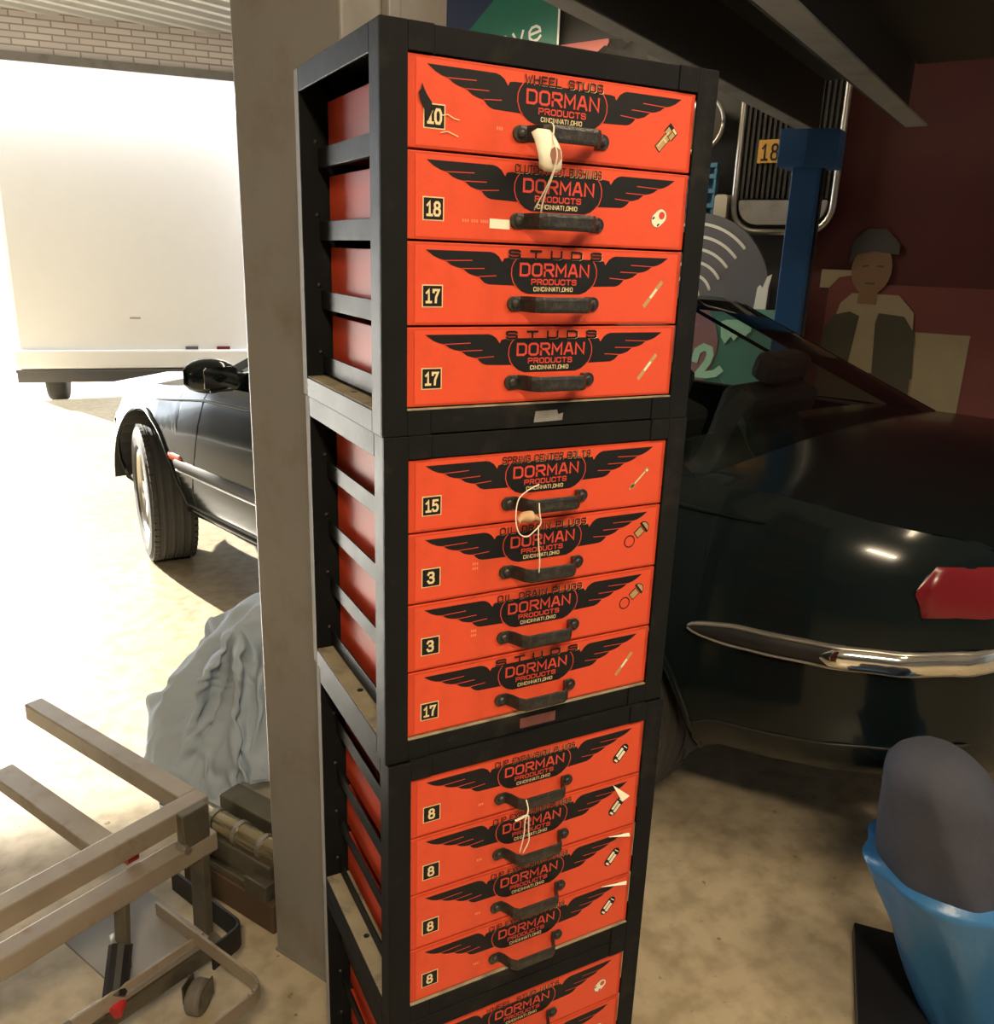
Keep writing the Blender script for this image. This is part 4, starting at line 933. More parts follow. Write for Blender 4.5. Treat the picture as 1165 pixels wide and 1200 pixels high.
    [(-258,-145,48),(-244,-149,68),(-230,-153,88),(-210,-150,103),(-190,-148,118),(-166,-144,134),(-147,-148,155),(-139,-154,179),(-124,-148,193),(-117,-140,207),(-115,-119,221),(-101,-121,242),(-81,-126,258),(-59,-120,268),(-49,-100,276),(-60,-102,305),(-27,-118,334),(4,-149,367),(15,-180,393),(35,-172,403),(12,-149,396),(0,-111,375),(43,-98,362),(61,-117,368),(89,-96,376),(114,-135,402),(140,-150,412),(141,-125,391),(111,-108,366),(121,-93,352),(142,-91,349),(161,-91,337),(147,-102,317),(151,-117,297),(163,-108,276),(179,-119,262),(194,-107,250),(222,-107,242),(241,-89,231),(264,-86,219),(281,-81,199),(304,-71,177),(297,-54,152),(290,-54,126),(293,-51,102),(299,-44,79)],
    [(-270,-129,60),(-255,-131,79),(-240,-136,99),(-223,-139,118),(-201,-137,135),(-176,-134,153),(-151,-131,172),(-136,-138,193),(-128,-150,211),(-108,-147,222),(-108,-129,238),(-111,-113,256),(-97,-100,270),(-78,-97,286),(-61,-101,304),(-45,-92,309),(-50,-105,331),(-13,-123,359),(5,-162,392),(25,-178,414),(25,-149,412),(-5,-115,393),(39,-94,378),(64,-110,385),(102,-103,403),(120,-147,429),(146,-142,429),(133,-117,402),(110,-96,377),(133,-88,364),(153,-86,360),(146,-98,352),(143,-112,334),(158,-108,313),(174,-118,298),(192,-105,287),(222,-100,280),(240,-80,268),(260,-80,256),(279,-76,234),(290,-55,203),(278,-75,169),(284,-90,144),(281,-93,119),(285,-87,95),(298,-80,74)],
    [(-290,-128,76),(-273,-128,94),(-256,-123,112),(-239,-127,131),(-217,-129,150),(-190,-130,170),(-164,-130,190),(-140,-124,208),(-127,-131,226),(-118,-145,244),(-101,-149,259),(-90,-136,277),(-91,-123,299),(-96,-110,319),(-90,-91,324),(-64,-87,322),(-44,-89,330),(-39,-107,357),(-5,-134,390),(10,-169,421),(31,-157,431),(-4,-121,415),(34,-90,396),(65,-100,404),(104,-111,428),(129,-148,452),(147,-129,441),(120,-109,410),(121,-84,384),(147,-82,373),(146,-96,367),(140,-107,361),(155,-109,351),(172,-116,335),(189,-103,322),(214,-94,315),(234,-72,303),(253,-71,292),(270,-72,271),(286,-55,241),(277,-85,202),(263,-88,167),(273,-75,144),(286,-72,128),(294,-63,108),(302,-59,85)],
    [(-291,-113,80),(-287,-113,105),(-279,-118,127),(-261,-115,144),(-238,-116,162),(-213,-121,183),(-182,-114,200),(-153,-114,220),(-132,-116,241),(-119,-121,262),(-113,-130,285),(-105,-140,309),(-93,-147,331),(-77,-144,344),(-74,-128,348),(-89,-102,350),(-67,-79,343),(-43,-83,353),(-36,-102,382),(-7,-137,418),(20,-160,448),(9,-131,443),(25,-86,418),(62,-93,423),(101,-115,453),(135,-140,472),(133,-111,446),(110,-82,408),(143,-76,393),(146,-93,385),(139,-105,378),(158,-109,374),(174,-112,369),(187,-100,359),(206,-87,348),(223,-67,335),(238,-59,322),(256,-69,309),(285,-65,285),(275,-71,247),(260,-86,206),(273,-72,177),(288,-67,158),(301,-64,140),(302,-51,119),(294,-43,96)],
    [(-271,-113,75),(-271,-116,100),(-265,-114,124),(-261,-113,150),(-254,-106,172),(-239,-110,194),(-211,-104,212),(-182,-103,231),(-152,-98,250),(-127,-100,270),(-111,-108,296),(-101,-118,322),(-95,-126,348),(-95,-136,361),(-86,-146,371),(-68,-142,374),(-76,-116,379),(-76,-81,380),(-45,-78,386),(-37,-91,411),(-7,-131,451),(25,-130,467),(11,-76,442),(58,-87,445),(100,-113,478),(132,-118,483),(101,-84,440),(141,-70,418),(147,-86,409),(141,-103,405),(164,-107,401),(182,-101,395),(190,-89,387),(197,-78,383),(212,-62,368),(230,-54,354),(246,-70,343),(269,-69,326),(270,-53,293),(264,-86,258),(269,-69,217),(288,-68,194),(300,-56,177),(295,-42,157),(300,-30,136),(307,-25,111)],
    [(-289,-99,77),(-286,-99,103),(-284,-98,130),(-277,-96,154),(-267,-94,178),(-254,-91,198),(-237,-86,218),(-216,-84,238),(-192,-86,261),(-163,-87,281),(-133,-82,299),(-112,-88,323),(-100,-97,341),(-92,-107,352),(-86,-119,366),(-83,-131,384),(-69,-139,400),(-50,-128,407),(-68,-93,419),(-39,-69,419),(-34,-76,445),(5,-118,486),(3,-74,470),(59,-71,464),(102,-107,504),(102,-88,482),(135,-62,447),(147,-77,441),(150,-102,449),(177,-97,443),(189,-85,429),(191,-73,414),(197,-63,402),(208,-57,396),(223,-50,387),(242,-55,372),(260,-64,359),(268,-48,333),(261,-76,301),(263,-68,263),(282,-59,234),(293,-49,212),(296,-33,193),(311,-25,175),(321,-16,155),(325,-6,131)],
    [(-309,-83,84),(-306,-75,114),(-304,-70,142),(-297,-68,167),(-284,-70,188),(-270,-75,208),(-255,-77,229),(-240,-74,248),(-223,-66,267),(-199,-63,287),(-173,-65,309),(-149,-64,330),(-132,-65,339),(-121,-71,351),(-113,-78,364),(-98,-85,379),(-83,-95,397),(-66,-108,418),(-44,-116,437),(-47,-84,446),(-30,-60,456),(-24,-79,494),(5,-72,499),(58,-57,492),(103,-89,527),(105,-51,486),(141,-63,484),(161,-90,496),(181,-77,481),(175,-73,457),(181,-58,432),(199,-48,421),(214,-49,416),(226,-53,411),(237,-53,404),(254,-47,387),(249,-47,361),(244,-68,332),(258,-58,298),(279,-51,271),(288,-41,247),(298,-29,228),(308,-16,209),(315,-4,189),(321,7,169),(316,15,146)],
    [(-321,-52,93),(-323,-40,127),(-319,-32,157),(-316,-32,180),(-300,-36,198),(-279,-45,215),(-257,-54,232),(-253,-59,256),(-236,-56,273),(-219,-51,291),(-199,-47,313),(-180,-45,334),(-165,-47,344),(-152,-47,355),(-140,-47,368),(-128,-47,382),(-111,-43,396),(-92,-40,411),(-67,-50,430),(-49,-76,464),(-25,-59,470),(-21,-41,498),(13,-65,528),(58,-46,525),(96,-45,529),(127,-42,520),(154,-71,531),(156,-57,500),(164,-29,471),(188,-18,455),(213,-10,446),(213,-1,429),(212,-8,414),(213,-23,403),(217,-35,397),(223,-45,376),(237,-44,352),(263,-42,325),(284,-41,303),(281,-31,279),(291,-22,260),(299,-9,240),(308,4,221),(310,12,200),(310,24,178),(316,35,156)],
    [(-329,-20,101),(-326,-5,137),(-335,0,166),(-331,-1,191),(-315,-8,209),(-293,-20,227),(-267,-31,242),(-246,-31,256),(-231,-41,273),(-217,-46,293),(-203,-41,315),(-191,-36,333),(-182,-34,345),(-171,-31,359),(-158,-27,373),(-147,-25,390),(-136,-25,410),(-124,-29,432),(-103,-35,450),(-78,-36,470),(-37,-38,489),(-5,-39,514),(9,-37,548),(59,-33,559),(93,-15,548),(129,-44,560),(146,-12,528),(167,4,504),(186,12,483),(204,21,464),(222,27,443),(239,25,425),(247,19,412),(244,10,397),(239,-2,385),(247,-12,369),(269,-23,352),(284,-25,333),(275,-20,309),(287,-16,293),(294,-2,273),(301,11,253),(304,22,232),(314,31,210),(319,41,187),(322,52,163)],
    [(-330,10,107),(-332,23,142),(-337,28,171),(-327,26,194),(-307,17,204),(-286,2,220),(-267,-12,242),(-251,-19,261),(-238,-23,281),(-227,-26,303),(-212,-24,323),(-200,-21,338),(-193,-14,351),(-182,-4,368),(-165,10,381),(-146,25,395),(-129,38,414),(-116,43,435),(-101,34,459),(-84,20,485),(-60,2,510),(-29,-2,531),(14,3,552),(49,4,576),(89,10,574),(126,5,570),(146,28,564),(177,23,565),(188,8,546),(200,1,514),(215,3,474),(232,4,440),(247,2,416),(255,-5,409),(257,-9,397),(265,-18,383),(270,-24,362),(272,-11,342),(281,-5,326),(291,11,307),(295,24,287),(298,35,265),(303,44,241),(306,51,215),(309,57,188),(313,63,161)],
    [(-326,33,106),(-332,44,140),(-328,48,168),(-317,47,191),(-297,35,201),(-281,24,224),(-266,11,245),(-251,4,263),(-242,3,286),(-232,3,308),(-220,4,331),(-209,8,348),(-198,20,358),(-184,37,373),(-162,59,383),(-158,74,412),(-162,69,438),(-144,63,458),(-113,63,481),(-84,63,500),(-57,59,520),(-26,55,538),(14,46,558),(56,40,574),(90,40,592),(126,37,614),(159,36,612),(184,26,590),(203,14,569),(217,9,548),(230,-2,510),(238,-15,471),(243,-22,435),(248,-23,416),(256,-24,410),(267,-17,398),(275,-4,379),(270,9,357),(273,31,340),(282,48,323),(295,55,304),(309,56,284),(318,56,258),(323,62,228),(327,68,196),(331,74,167)],
    [(-318,54,101),(-314,57,133),(-310,59,161),(-302,62,185),(-286,54,200),(-271,45,222),(-256,34,241),(-251,33,265),(-242,35,289),(-230,37,312),(-215,41,332),(-200,46,349),(-197,59,365),(-180,80,373),(-181,92,402),(-173,99,426),(-153,94,438),(-110,70,441),(-73,91,456),(-64,101,482),(-31,94,499),(-10,99,531),(18,80,541),(72,61,560),(111,71,564),(124,81,585),(146,57,567),(155,61,544),(183,67,540),(211,39,532),(223,29,515),(228,19,486),(237,6,456),(245,0,436),(247,1,427),(246,12,409),(252,32,391),(275,41,381),(290,36,362),(294,35,336),(295,34,311),(294,34,286),(300,35,260),(310,39,230),(322,46,197),(330,52,166)],
    [(-308,74,95),(-304,76,125),(-296,77,153),(-286,75,178),(-274,73,199),(-260,66,219),(-251,62,241),(-241,65,265),(-229,69,289),(-215,73,312),(-201,78,335),(-193,86,358),(-185,97,369),(-175,107,384),(-163,107,399),(-151,98,410),(-123,76,409),(-81,104,421),(-65,112,441),(-23,123,461),(-22,133,496),(-10,102,500),(38,102,517),(76,97,545),(115,76,531),(150,97,551),(126,111,561),(156,73,527),(177,67,500),(189,84,503),(216,56,498),(231,48,489),(241,38,474),(242,33,457),(245,34,447),(262,34,432),(284,32,417),(296,32,396),(301,29,366),(307,25,335),(308,20,309),(304,14,285),(301,14,261),(304,18,234),(309,25,201),(316,30,168)],
    [(-294,91,90),(-289,93,118),(-282,94,144),(-272,93,170),(-259,89,193),(-247,86,215),(-237,87,239),(-226,91,263),(-214,93,287),(-202,95,311),(-188,91,332),(-175,91,354),(-166,89,364),(-155,85,370),(-138,86,374),(-116,96,381),(-91,117,393),(-69,123,406),(-32,148,433),(-26,170,471),(-41,123,472),(7,124,472),(61,116,494),(78,123,525),(111,105,507),(153,88,509),(119,108,526),(127,128,527),(172,82,490),(188,76,467),(195,94,472),(213,61,470),(233,59,468),(246,59,464),(256,57,456),(272,57,437),(287,57,418),(295,53,391),(305,51,356),(315,48,324),(324,41,298),(328,29,277),(326,16,256),(322,7,233),(319,4,207),(318,7,176)],
    [(-288,111,89),(-280,113,114),(-270,112,138),(-257,107,161),(-244,104,185),(-230,99,208),(-223,105,233),(-212,108,256),(-198,109,276),(-182,110,294),(-162,111,309),(-144,118,326),(-131,127,338),(-119,136,345),(-102,141,352),(-84,141,361),(-72,127,371),(-49,155,401),(-34,192,444),(-45,173,457),(-16,131,438),(16,131,456),(80,131,474),(83,147,511),(108,115,485),(138,104,477),(140,125,502),(98,122,507),(136,132,492),(189,88,459),(197,84,438),(199,103,447),(213,66,448),(232,57,451),(243,70,443),(259,73,425),(274,73,404),(284,70,373),(292,65,339),(302,61,308),(312,58,279),(326,55,257),(342,44,242),(341,26,223),(339,11,203),(339,0,180)],
    [(-272,115,83),(-260,116,106),(-251,120,128),(-241,121,151),(-227,117,173),(-214,115,195),(-202,117,216),(-190,125,236),(-171,132,252),(-145,137,264),(-125,152,278),(-106,152,295),(-94,141,312),(-83,146,315),(-77,138,327),(-60,138,343),(-76,154,370),(-41,190,404),(-23,183,435),(-57,154,428),(-6,147,420),(36,150,441),(90,153,459),(90,168,494),(117,136,478),(134,122,462),(161,122,463),(120,124,479),(103,141,482),(146,122,457),(204,91,431),(204,89,415),(202,109,427),(214,78,432),(226,56,418),(245,54,403),(262,57,383),(271,48,357),(280,45,327),(290,42,299),(297,40,266),(307,37,238),(322,39,219),(340,52,205),(351,35,190),(352,16,172)],
    [(-259,131,75),(-251,135,99),(-237,133,119),(-224,131,138),(-207,129,156),(-190,130,174),(-173,133,191),(-156,137,209),(-135,144,224),(-114,149,239),(-101,143,259),(-85,141,280),(-70,139,301),(-62,146,320),(-68,157,335),(-82,162,350),(-49,182,370),(-20,187,402),(-42,188,416),(-41,143,402),(0,150,406),(58,145,421),(82,175,448),(84,187,472),(99,154,460),(126,135,444),(153,122,435),(155,141,442),(115,131,450),(122,149,455),(164,113,427),(216,93,409),(210,93,399),(207,115,403),(228,94,397),(237,80,378),(254,75,361),(267,72,337),(279,69,313),(290,66,287),(298,64,254),(308,62,224),(312,53,200),(315,42,181),(341,46,170),(359,44,158)],
    [(-243,138,62),(-231,135,83),(-220,138,102),(-202,137,119),(-182,140,134),(-161,144,149),(-142,148,165),(-126,148,184),(-110,149,203),(-96,145,225),(-75,153,250),(-76,173,277),(-88,179,302),(-86,184,327),(-74,185,342),(-55,188,352),(-29,192,369),(-36,186,390),(-60,171,392),(-23,148,383),(10,154,387),(70,152,406),(66,180,436),(76,201,449),(106,185,445),(103,148,429),(144,130,417),(179,132,409),(155,142,411),(119,144,428),(140,141,427),(184,108,404),(225,96,390),(214,106,373),(218,122,367),(239,118,356),(251,108,336),(261,102,314),(274,96,292),(285,90,269),(296,88,240),(303,84,211),(308,76,186),(311,65,165),(317,51,147),(342,51,136)],
    [(-219,134,40),(-211,142,63),(-196,144,82),(-178,145,98),(-156,147,112),(-135,149,127),(-118,153,144),(-103,152,163),(-99,139,186),(-78,151,212),(-80,177,243),(-89,200,274),(-75,210,299),(-60,205,319),(-49,199,339),(-34,193,350),(-37,183,362),(-56,178,372),(-50,151,371),(-12,154,365),(15,163,372),(67,156,385),(63,187,417),(72,211,433),(101,205,430),(97,172,419),(128,137,404),(178,127,387),(189,148,384),(142,135,400),(129,150,416),(159,131,401),(204,110,376),(232,108,358),(221,122,342),(223,127,325),(241,136,312),(252,128,291),(265,121,270),(276,113,249),(289,109,226),(299,102,202),(306,93,179),(312,84,157),(312,75,135),(325,60,117)],
    [(-183,140,13),(-176,141,37),(-164,146,56),(-148,152,74),(-130,158,90),(-113,160,108),(-99,150,125),(-99,135,145),(-90,147,166),(-72,163,195),(-90,194,232),(-72,218,266),(-53,222,290),(-41,212,309),(-32,196,325),(-36,183,340),(-56,174,348),(-58,155,353),(-30,149,351),(-4,160,350),(18,172,356),(52,160,359),(75,189,383),(71,211,408),(99,207,414),(99,182,408),(120,142,392),(172,129,372),(200,140,365),(157,141,383),(118,151,401),(145,150,388),(182,126,363),(221,121,345),(238,119,325),(226,135,307),(231,144,289),(243,148,272),(257,142,254),(266,132,233),(276,123,212),(287,117,190),(298,111,169),(308,104,147),(314,95,125),(318,82,104)],
    [(-149,155,12),(-145,132,17),(-135,145,34),(-123,146,55),(-108,149,74),(-105,144,91),(-95,132,110),(-97,145,126),(-76,145,147),(-81,172,177),(-81,208,217),(-55,224,253),(-39,215,275),(-31,201,291),(-33,181,304),(-58,175,314),(-59,154,323),(-37,149,332),(-20,163,338),(4,161,337),(21,178,340),(36,163,335),(71,176,342),(70,205,366),(96,201,386),(98,182,390),(121,146,378),(170,131,357),(198,134,352),(154,146,365),(108,158,382),(130,153,369),(165,149,351),(198,134,330),(232,132,314),(243,130,292),(237,151,276),(243,153,258),(243,154,239),(257,150,219),(267,140,199),(278,132,179),(284,124,157),(293,115,135),(303,109,113),(314,103,93)],
    [(-126,159,13),(-122,136,11),(-114,140,23),(-105,134,45),(-93,135,67),(-95,128,76),(-97,140,92),(-81,142,110),(-72,159,130),(-86,185,159),(-68,215,199),(-42,215,236),(-32,205,258),(-26,185,270),(-57,178,278),(-66,156,286),(-42,152,294),(-29,162,309),(-10,172,320),(11,164,323),(25,182,326),(24,164,315),(53,172,316),(65,192,333),(92,193,360),(102,177,372),(128,148,361),(169,137,338),(192,142,332),(143,153,345),(99,161,361),(115,157,350),(141,164,337),(173,154,318),(202,146,299),(233,146,282),(251,140,261),(251,154,245),(243,158,226),(242,154,207),(256,155,187),(268,148,167),(280,140,146),(278,127,123),(286,118,101),(298,114,80)],
    [(-98,148,11),(-97,148,11),(-85,136,12),(-72,136,33),(-88,140,41),(-90,140,54),(-81,151,74),(-78,161,96),(-84,174,117),(-80,199,144),(-53,216,182),(-32,208,220),(-19,195,238),(-44,181,247),(-73,166,255),(-52,152,261),(-36,159,273),(-24,175,287),(-3,173,295),(13,171,299),(25,190,303),(20,172,294),(44,180,305),(71,185,314),(99,196,340),(99,174,348),(135,151,335),(167,146,316),(185,154,312),(133,161,326),(95,161,339),(112,174,334),(121,156,317),(144,171,303),(172,167,286),(194,157,266),(228,156,249),(257,157,232),(259,153,212),(247,158,193),(238,158,174),(252,157,154),(268,156,134),(281,147,113),(279,134,91),(280,122,69)],
    [(-83,140,27),(-67,156,15),(-80,165,24),(-94,157,11),(-80,166,17),(-92,173,31),(-92,178,57),(-83,181,83),(-81,193,105),(-64,204,129),(-39,207,165),(-19,199,201),(-27,184,217),(-59,180,225),(-70,152,232),(-46,158,240),(-29,171,250),(-16,185,263),(-5,166,270),(11,178,274),(27,196,281),(33,169,277),(59,177,286),(89,187,305),(110,192,322),(98,168,322),(144,157,308),(163,156,296),(178,162,291),(134,168,304),(105,159,315),(102,179,312),(118,169,300),(129,161,284),(146,177,270),(170,178,253),(188,164,233),(225,163,216),(259,170,200),(259,156,178),(250,157,159),(238,164,141),(248,154,121),(266,157,101),(281,151,78),(284,138,55)],
    [(-64,141,32),(-60,141,33),(-81,139,11),(-91,146,26),(-83,167,19),(-76,190,15),(-66,185,39),(-65,195,69),(-59,198,94),(-45,201,118),(-24,198,150),(-16,185,182),(-38,187,196),(-68,176,204),(-60,150,211),(-35,161,219),(-29,184,229),(-10,182,237),(-2,165,243),(9,186,251),(34,198,259),(55,172,258),(88,189,273),(100,208,293),(107,188,299),(106,161,294),(152,162,282),(165,164,275),(174,160,268),(147,175,275),(125,166,282),(100,166,276),(108,182,265),(117,165,252),(136,174,244),(155,182,235),(175,181,220),(191,168,200),(229,170,183),(264,173,167),(257,157,144),(252,158,126),(239,162,108),(249,160,86),(267,160,63),(281,150,39)],
    [(-69,130,13),(-52,155,21),(-73,140,12),(-74,136,13),(-65,159,15),(-56,178,12),(-45,194,29),(-42,194,60),(-36,194,86),(-24,196,109),(-8,190,138),(-28,184,162),(-43,184,175),(-71,172,182),(-55,151,189),(-38,172,198),(-22,192,207),(-14,176,213),(-1,172,218),(9,192,229),(46,199,237),(77,187,242),(89,215,262),(110,207,272),(95,185,274),(118,169,267),(156,167,257),(169,171,253),(160,156,244),(166,178,239),(142,184,233),(135,163,227),(119,169,214),(103,174,201),(122,170,195),(138,188,199),(163,183,196),(184,180,185),(201,170,167),(239,178,151),(268,167,133),(251,158,111),(241,158,94),(236,168,73),(250,159,50),(263,153,25)],
    [(-95,126,17),(-68,162,19),(-63,145,29),(-62,147,14),(-51,148,27),(-37,168,21),(-30,177,29),(-22,185,54),(-14,191,77),(-3,189,100),(-18,178,124),(-37,193,143),(-48,178,154),(-73,166,160),(-51,155,167),(-40,181,178),(-15,192,185),(-16,169,189),(6,168,197),(10,198,207),(55,200,215),(77,204,228),(99,219,242),(111,199,248),(90,176,249),(120,174,243),(153,170,235),(171,178,231),(154,168,221),(157,166,204),(163,174,190),(143,172,177),(152,169,170),(133,172,158),(111,167,150),(133,179,153),(147,196,162),(173,181,161),(190,177,149),(216,176,133),(252,181,117),(271,166,99),(253,157,78),(234,165,61),(228,157,42),(237,155,19)],
    [(-108,147,11),(-80,141,14),(-47,131,25),(-46,155,17),(-36,167,19),(-17,154,14),(-8,168,32),(-3,188,46),(3,181,68),(-15,181,88),(-33,182,108),(-49,193,124),(-55,171,132),(-72,155,139),(-49,167,147),(-36,193,157),(-11,187,163),(-9,163,168),(11,176,176),(15,204,186),(56,197,193),(81,208,205),(105,214,218),(105,192,224),(89,171,225),(117,177,221),(143,171,214),(166,185,209),(163,165,199),(142,162,187),(148,178,167),(155,164,148),(154,176,141),(149,175,130),(134,169,126),(122,176,119),(129,197,128),(159,191,129),(184,180,125),(204,178,114),(229,177,100),(256,183,84),(276,174,67),(257,171,47),(239,175,29),(227,175,11)],
    [(-117,168,11),(-76,163,11),(-31,145,29),(-29,153,23),(-26,179,21),(-7,166,11),(10,177,15),(0,174,34),(-13,185,52),(-27,172,71),(-38,192,87),(-57,186,102),(-70,170,110),(-57,154,117),(-43,181,127),(-30,188,140),(-13,181,141),(-1,166,146),(8,189,155),(24,208,164),(56,196,170),(86,207,179),(109,205,192),(98,187,199),(88,169,202),(113,176,199),(130,175,194),(157,178,187),(177,174,180),(151,173,170),(145,163,152),(151,166,135),(150,162,125),(156,180,115),(144,162,104),(117,169,100),(119,195,102),(148,199,101),(171,184,98),(195,177,92),(216,184,82),(232,176,67),(253,183,50),(272,171,41),(267,176,19),(255,160,12)],
    [(-120,167,12),(-65,182,13),(-22,165,26),(-22,164,11),(-13,168,26),(-8,158,16),(-5,160,21),(-12,180,16),(-9,170,37),(-29,183,51),(-48,190,66),(-65,178,77),(-65,157,85),(-44,173,94),(-28,193,107),(-32,185,120),(-19,176,120),(6,178,126),(10,202,134),(35,210,143),(62,200,149),(89,202,158),(109,197,168),(92,185,177),(85,168,179),(109,173,175),(126,188,172),(145,171,164),(169,185,160),(163,177,150),(132,176,139),(150,165,117),(141,162,103),(163,170,95),(151,172,84),(123,169,79),(116,194,78),(142,201,78),(165,191,74),(185,175,69),(211,175,62),(226,186,50),(233,179,34),(254,168,22),(274,161,22),(261,156,21)],
    [(-110,164,12),(-52,184,26),(-21,187,21),(-16,182,25),(-10,174,20),(10,172,16),(9,163,15),(0,165,12),(-10,183,18),(-34,186,31),(-56,184,44),(-71,167,53),(-44,165,62),(-25,189,72),(-24,190,86),(-37,179,98),(-12,175,98),(11,189,104),(21,208,113),(45,212,121),(69,203,128),(94,205,137),(108,188,146),(86,184,154),(81,168,157),(105,170,153),(118,191,149),(138,178,143),(168,180,142),(169,186,133),(130,188,120),(142,178,99),(137,157,85),(152,171,75),(154,179,65),(125,172,56),(116,197,55),(142,203,55),(162,196,52),(180,178,47),(204,168,42),(217,185,31),(237,194,19),(254,179,13),(255,155,11),(264,139,11)],
    [(-89,184,12),(-42,165,24),(-29,174,11),(-25,181,16),(-3,197,11),(18,184,11),(25,159,11),(7,153,12),(-17,164,17),(-42,172,15),(-65,174,24),(-54,159,37),(-30,181,42),(-22,176,54),(-39,193,61),(-42,175,75),(-12,184,78),(10,198,84),(29,214,92),(54,213,100),(77,207,107),(100,200,115),(104,180,125),(81,184,132),(77,167,135),(101,170,131),(115,189,127),(138,185,121),(171,188,120),(165,178,109),(127,191,94),(132,176,76),(130,173,72),(150,161,56),(151,173,39),(122,179,29),(123,202,31),(143,207,32),(160,199,30),(177,183,25),(198,169,20),(215,172,12),(238,173,17),(259,169,20),(277,165,13),(287,144,11)],
    [(-62,193,11),(-39,174,11),(-29,183,12),(-22,202,11),(3,203,11),(22,188,11),(25,162,11),(8,143,11),(-21,144,11),(-46,151,11),(-70,158,11),(-44,161,16),(-26,174,39),(-35,176,30),(-53,193,37),(-47,174,49),(-15,183,54),(10,201,61),(34,218,70),(60,212,78),(84,204,86),(104,192,95),(98,175,104),(75,183,110),(74,168,111),(97,171,108),(116,186,103),(144,191,98),(182,188,96),(159,176,81),(124,191,67),(121,169,56),(123,176,54),(145,160,30),(148,175,13),(123,189,11),(117,212,12),(140,205,11),(157,194,12),(178,183,13),(201,175,11),(216,158,12),(238,153,19),(265,155,24),(288,158,13),(311,148,13)],
]
mb = MB()
def drape(i, j):
    i = max(0, min(45, i)); j = max(0, min(45, j)); x, y, z = DRAPE_MM[i][j]; return Vector((x / 1000, y / 1000, z * 0.94 / 1000))
def cr(p0, p1, p2, p3, t): return 0.5 * (2 * p1 + (p2 - p0) * t + (2 * p0 - 5 * p1 + 4 * p2 - p3) * t * t + (3 * p1 - p0 - 3 * p2 + p3) * t ** 3)
F_ = 3; rows = []
for a_ in range(45 * F_ + 1):
    i0, t0 = min(44, a_ // F_), a_ / F_ - min(44, a_ // F_)
    line = [cr(*[drape(i0 + k, j) for k in (-1, 0, 1, 2)], t0) for j in range(46)]
    r = []
    for b_ in range(45 * F_ + 1):
        j0 = min(44, b_ // F_); t1 = b_ / F_ - j0
        p = cr(*[line[max(0, min(45, j0 + k))] for k in (-1, 0, 1, 2)], t1)
        q = Vector((p.x - 0.09, p.y - 0.02, 0)); rr = q.length; ang = math.atan2(q.y, q.x)     # soft pleats running down from the peak
        w_ = 1.1 * noise.noise(p * 5.0) + 1.5 * (0.6 - p.z)
        pl = (1 - abs(math.sin(ang * 5.5 + w_ * 1.6))) ** 1.4 * 0.020 + (1 - abs(math.sin(ang * 10.5 - w_ * 2.3 + 1.0))) ** 1.4 * 0.010 - 0.008
        amp = min(1, rr / 0.12) * min(1, p.z / 0.08)
        p = p + q.normalized() * pl * amp + Vector((0, 0, 0.006 * noise.noise(p * 14) * min(1, p.z / 0.08)))
        p.z = max(p.z, 0.004)
        r.append(p)
    rows.append(r)
mb.grid(rows)
ho = mb.build('draped_cloth', CLOTH, hp, smooth=True)
md = ho.modifiers.new('sub', 'SUBSURF'); md.levels = 1; md.render_levels = 1
md = ho.modifiers.new('thick', 'SOLIDIFY'); md.thickness = 0.003; md.offset = 1

# ================================================================== MACHINE BLOCK ON TIMBER
tb = thing('timber_block', 'dark old timber beam on the floor beside the column', 'timber', (-0.065, 0.785, 0), ANG_B)
mb = MB(); mb.box(0.0, 0.19, -0.115, 0.19, 0.0, 0.075); mb.build('beam', WOOD, tb, bevel=0.004)
mc = thing('steel_machine_block', 'oily steel machine block with a roller lying on the dark timber', 'machine', (-0.065, 0.785, 0.075), ANG_B)
mb = MB(); mb.box(0.005, 0.17, -0.10, 0.17, 0.0, 0.018); mb.build('base', CASTIRON, mc, bevel=0.003)
mb = MB(); mb.box(0.018, 0.15, -0.09, 0.16, 0.018, 0.075); mb.box(0.09, 0.15, -0.09, 0.16, 0.075, 0.12); mb.box(-0.004, 0.03, -0.10, -0.03, 0.0, 0.045)
mb.build('housing', CASTIRON, mc, bevel=0.004)
mb = MB(); mb.tube([(0.05, -0.095, 0.092), (0.05, 0.165, 0.092)], 0.026, 20); mb.build('roller', BRASS, mc, smooth=True, bevel=0.002)
for yy in (-0.05, 0.03, 0.11): MB().tube([(0.05, yy, 0.092), (0.05, yy + 0.012, 0.092)], 0.0285, 20).build('roller_collar', DULLCHR, mc)

# ================================================================== STEEL CART
ct = thing('steel_cart', 'rusty welded square tube cart with a loop handle in the lower left', 'cart', (-0.25, 0.66, 0))
def cp(x, y, z): return Vector((x + 0.25, y - 0.66, z))
T1 = Vector((-0.13, 0.715, 0.36)); dA = Vector((-0.46, 0.888, 0)); dB = Vector((-0.895, -0.446, 0))
def cq(p): return p - Vector((-0.25, 0.66, 0))
mb = MB(); mb.bar(cq(T1 + dB * 0.02 + dA * 0.02), cq(T1 + dB * .02 + dA * 0.62), 0.042, 0.042); mb.build('long_tube', RAWSTEEL, ct, bevel=0.003)
mb = MB(); mb.bar(cq(T1 + dB * 0.0 - dA * .0), cq(T1 + dB * 0.52), 0.042, 0.042); mb.build('cross_tube', RAWSTEEL, ct, bevel=0.003)
T2 = T1 + Vector((0, 0, -0.075)) - dA * 0.02
mb = MB(); mb.bar(cq(T2), cq(T2 + dB * 0.52), 0.042, 0.042); mb.build('lower_tube', RAWSTEEL, ct, bevel=0.003)
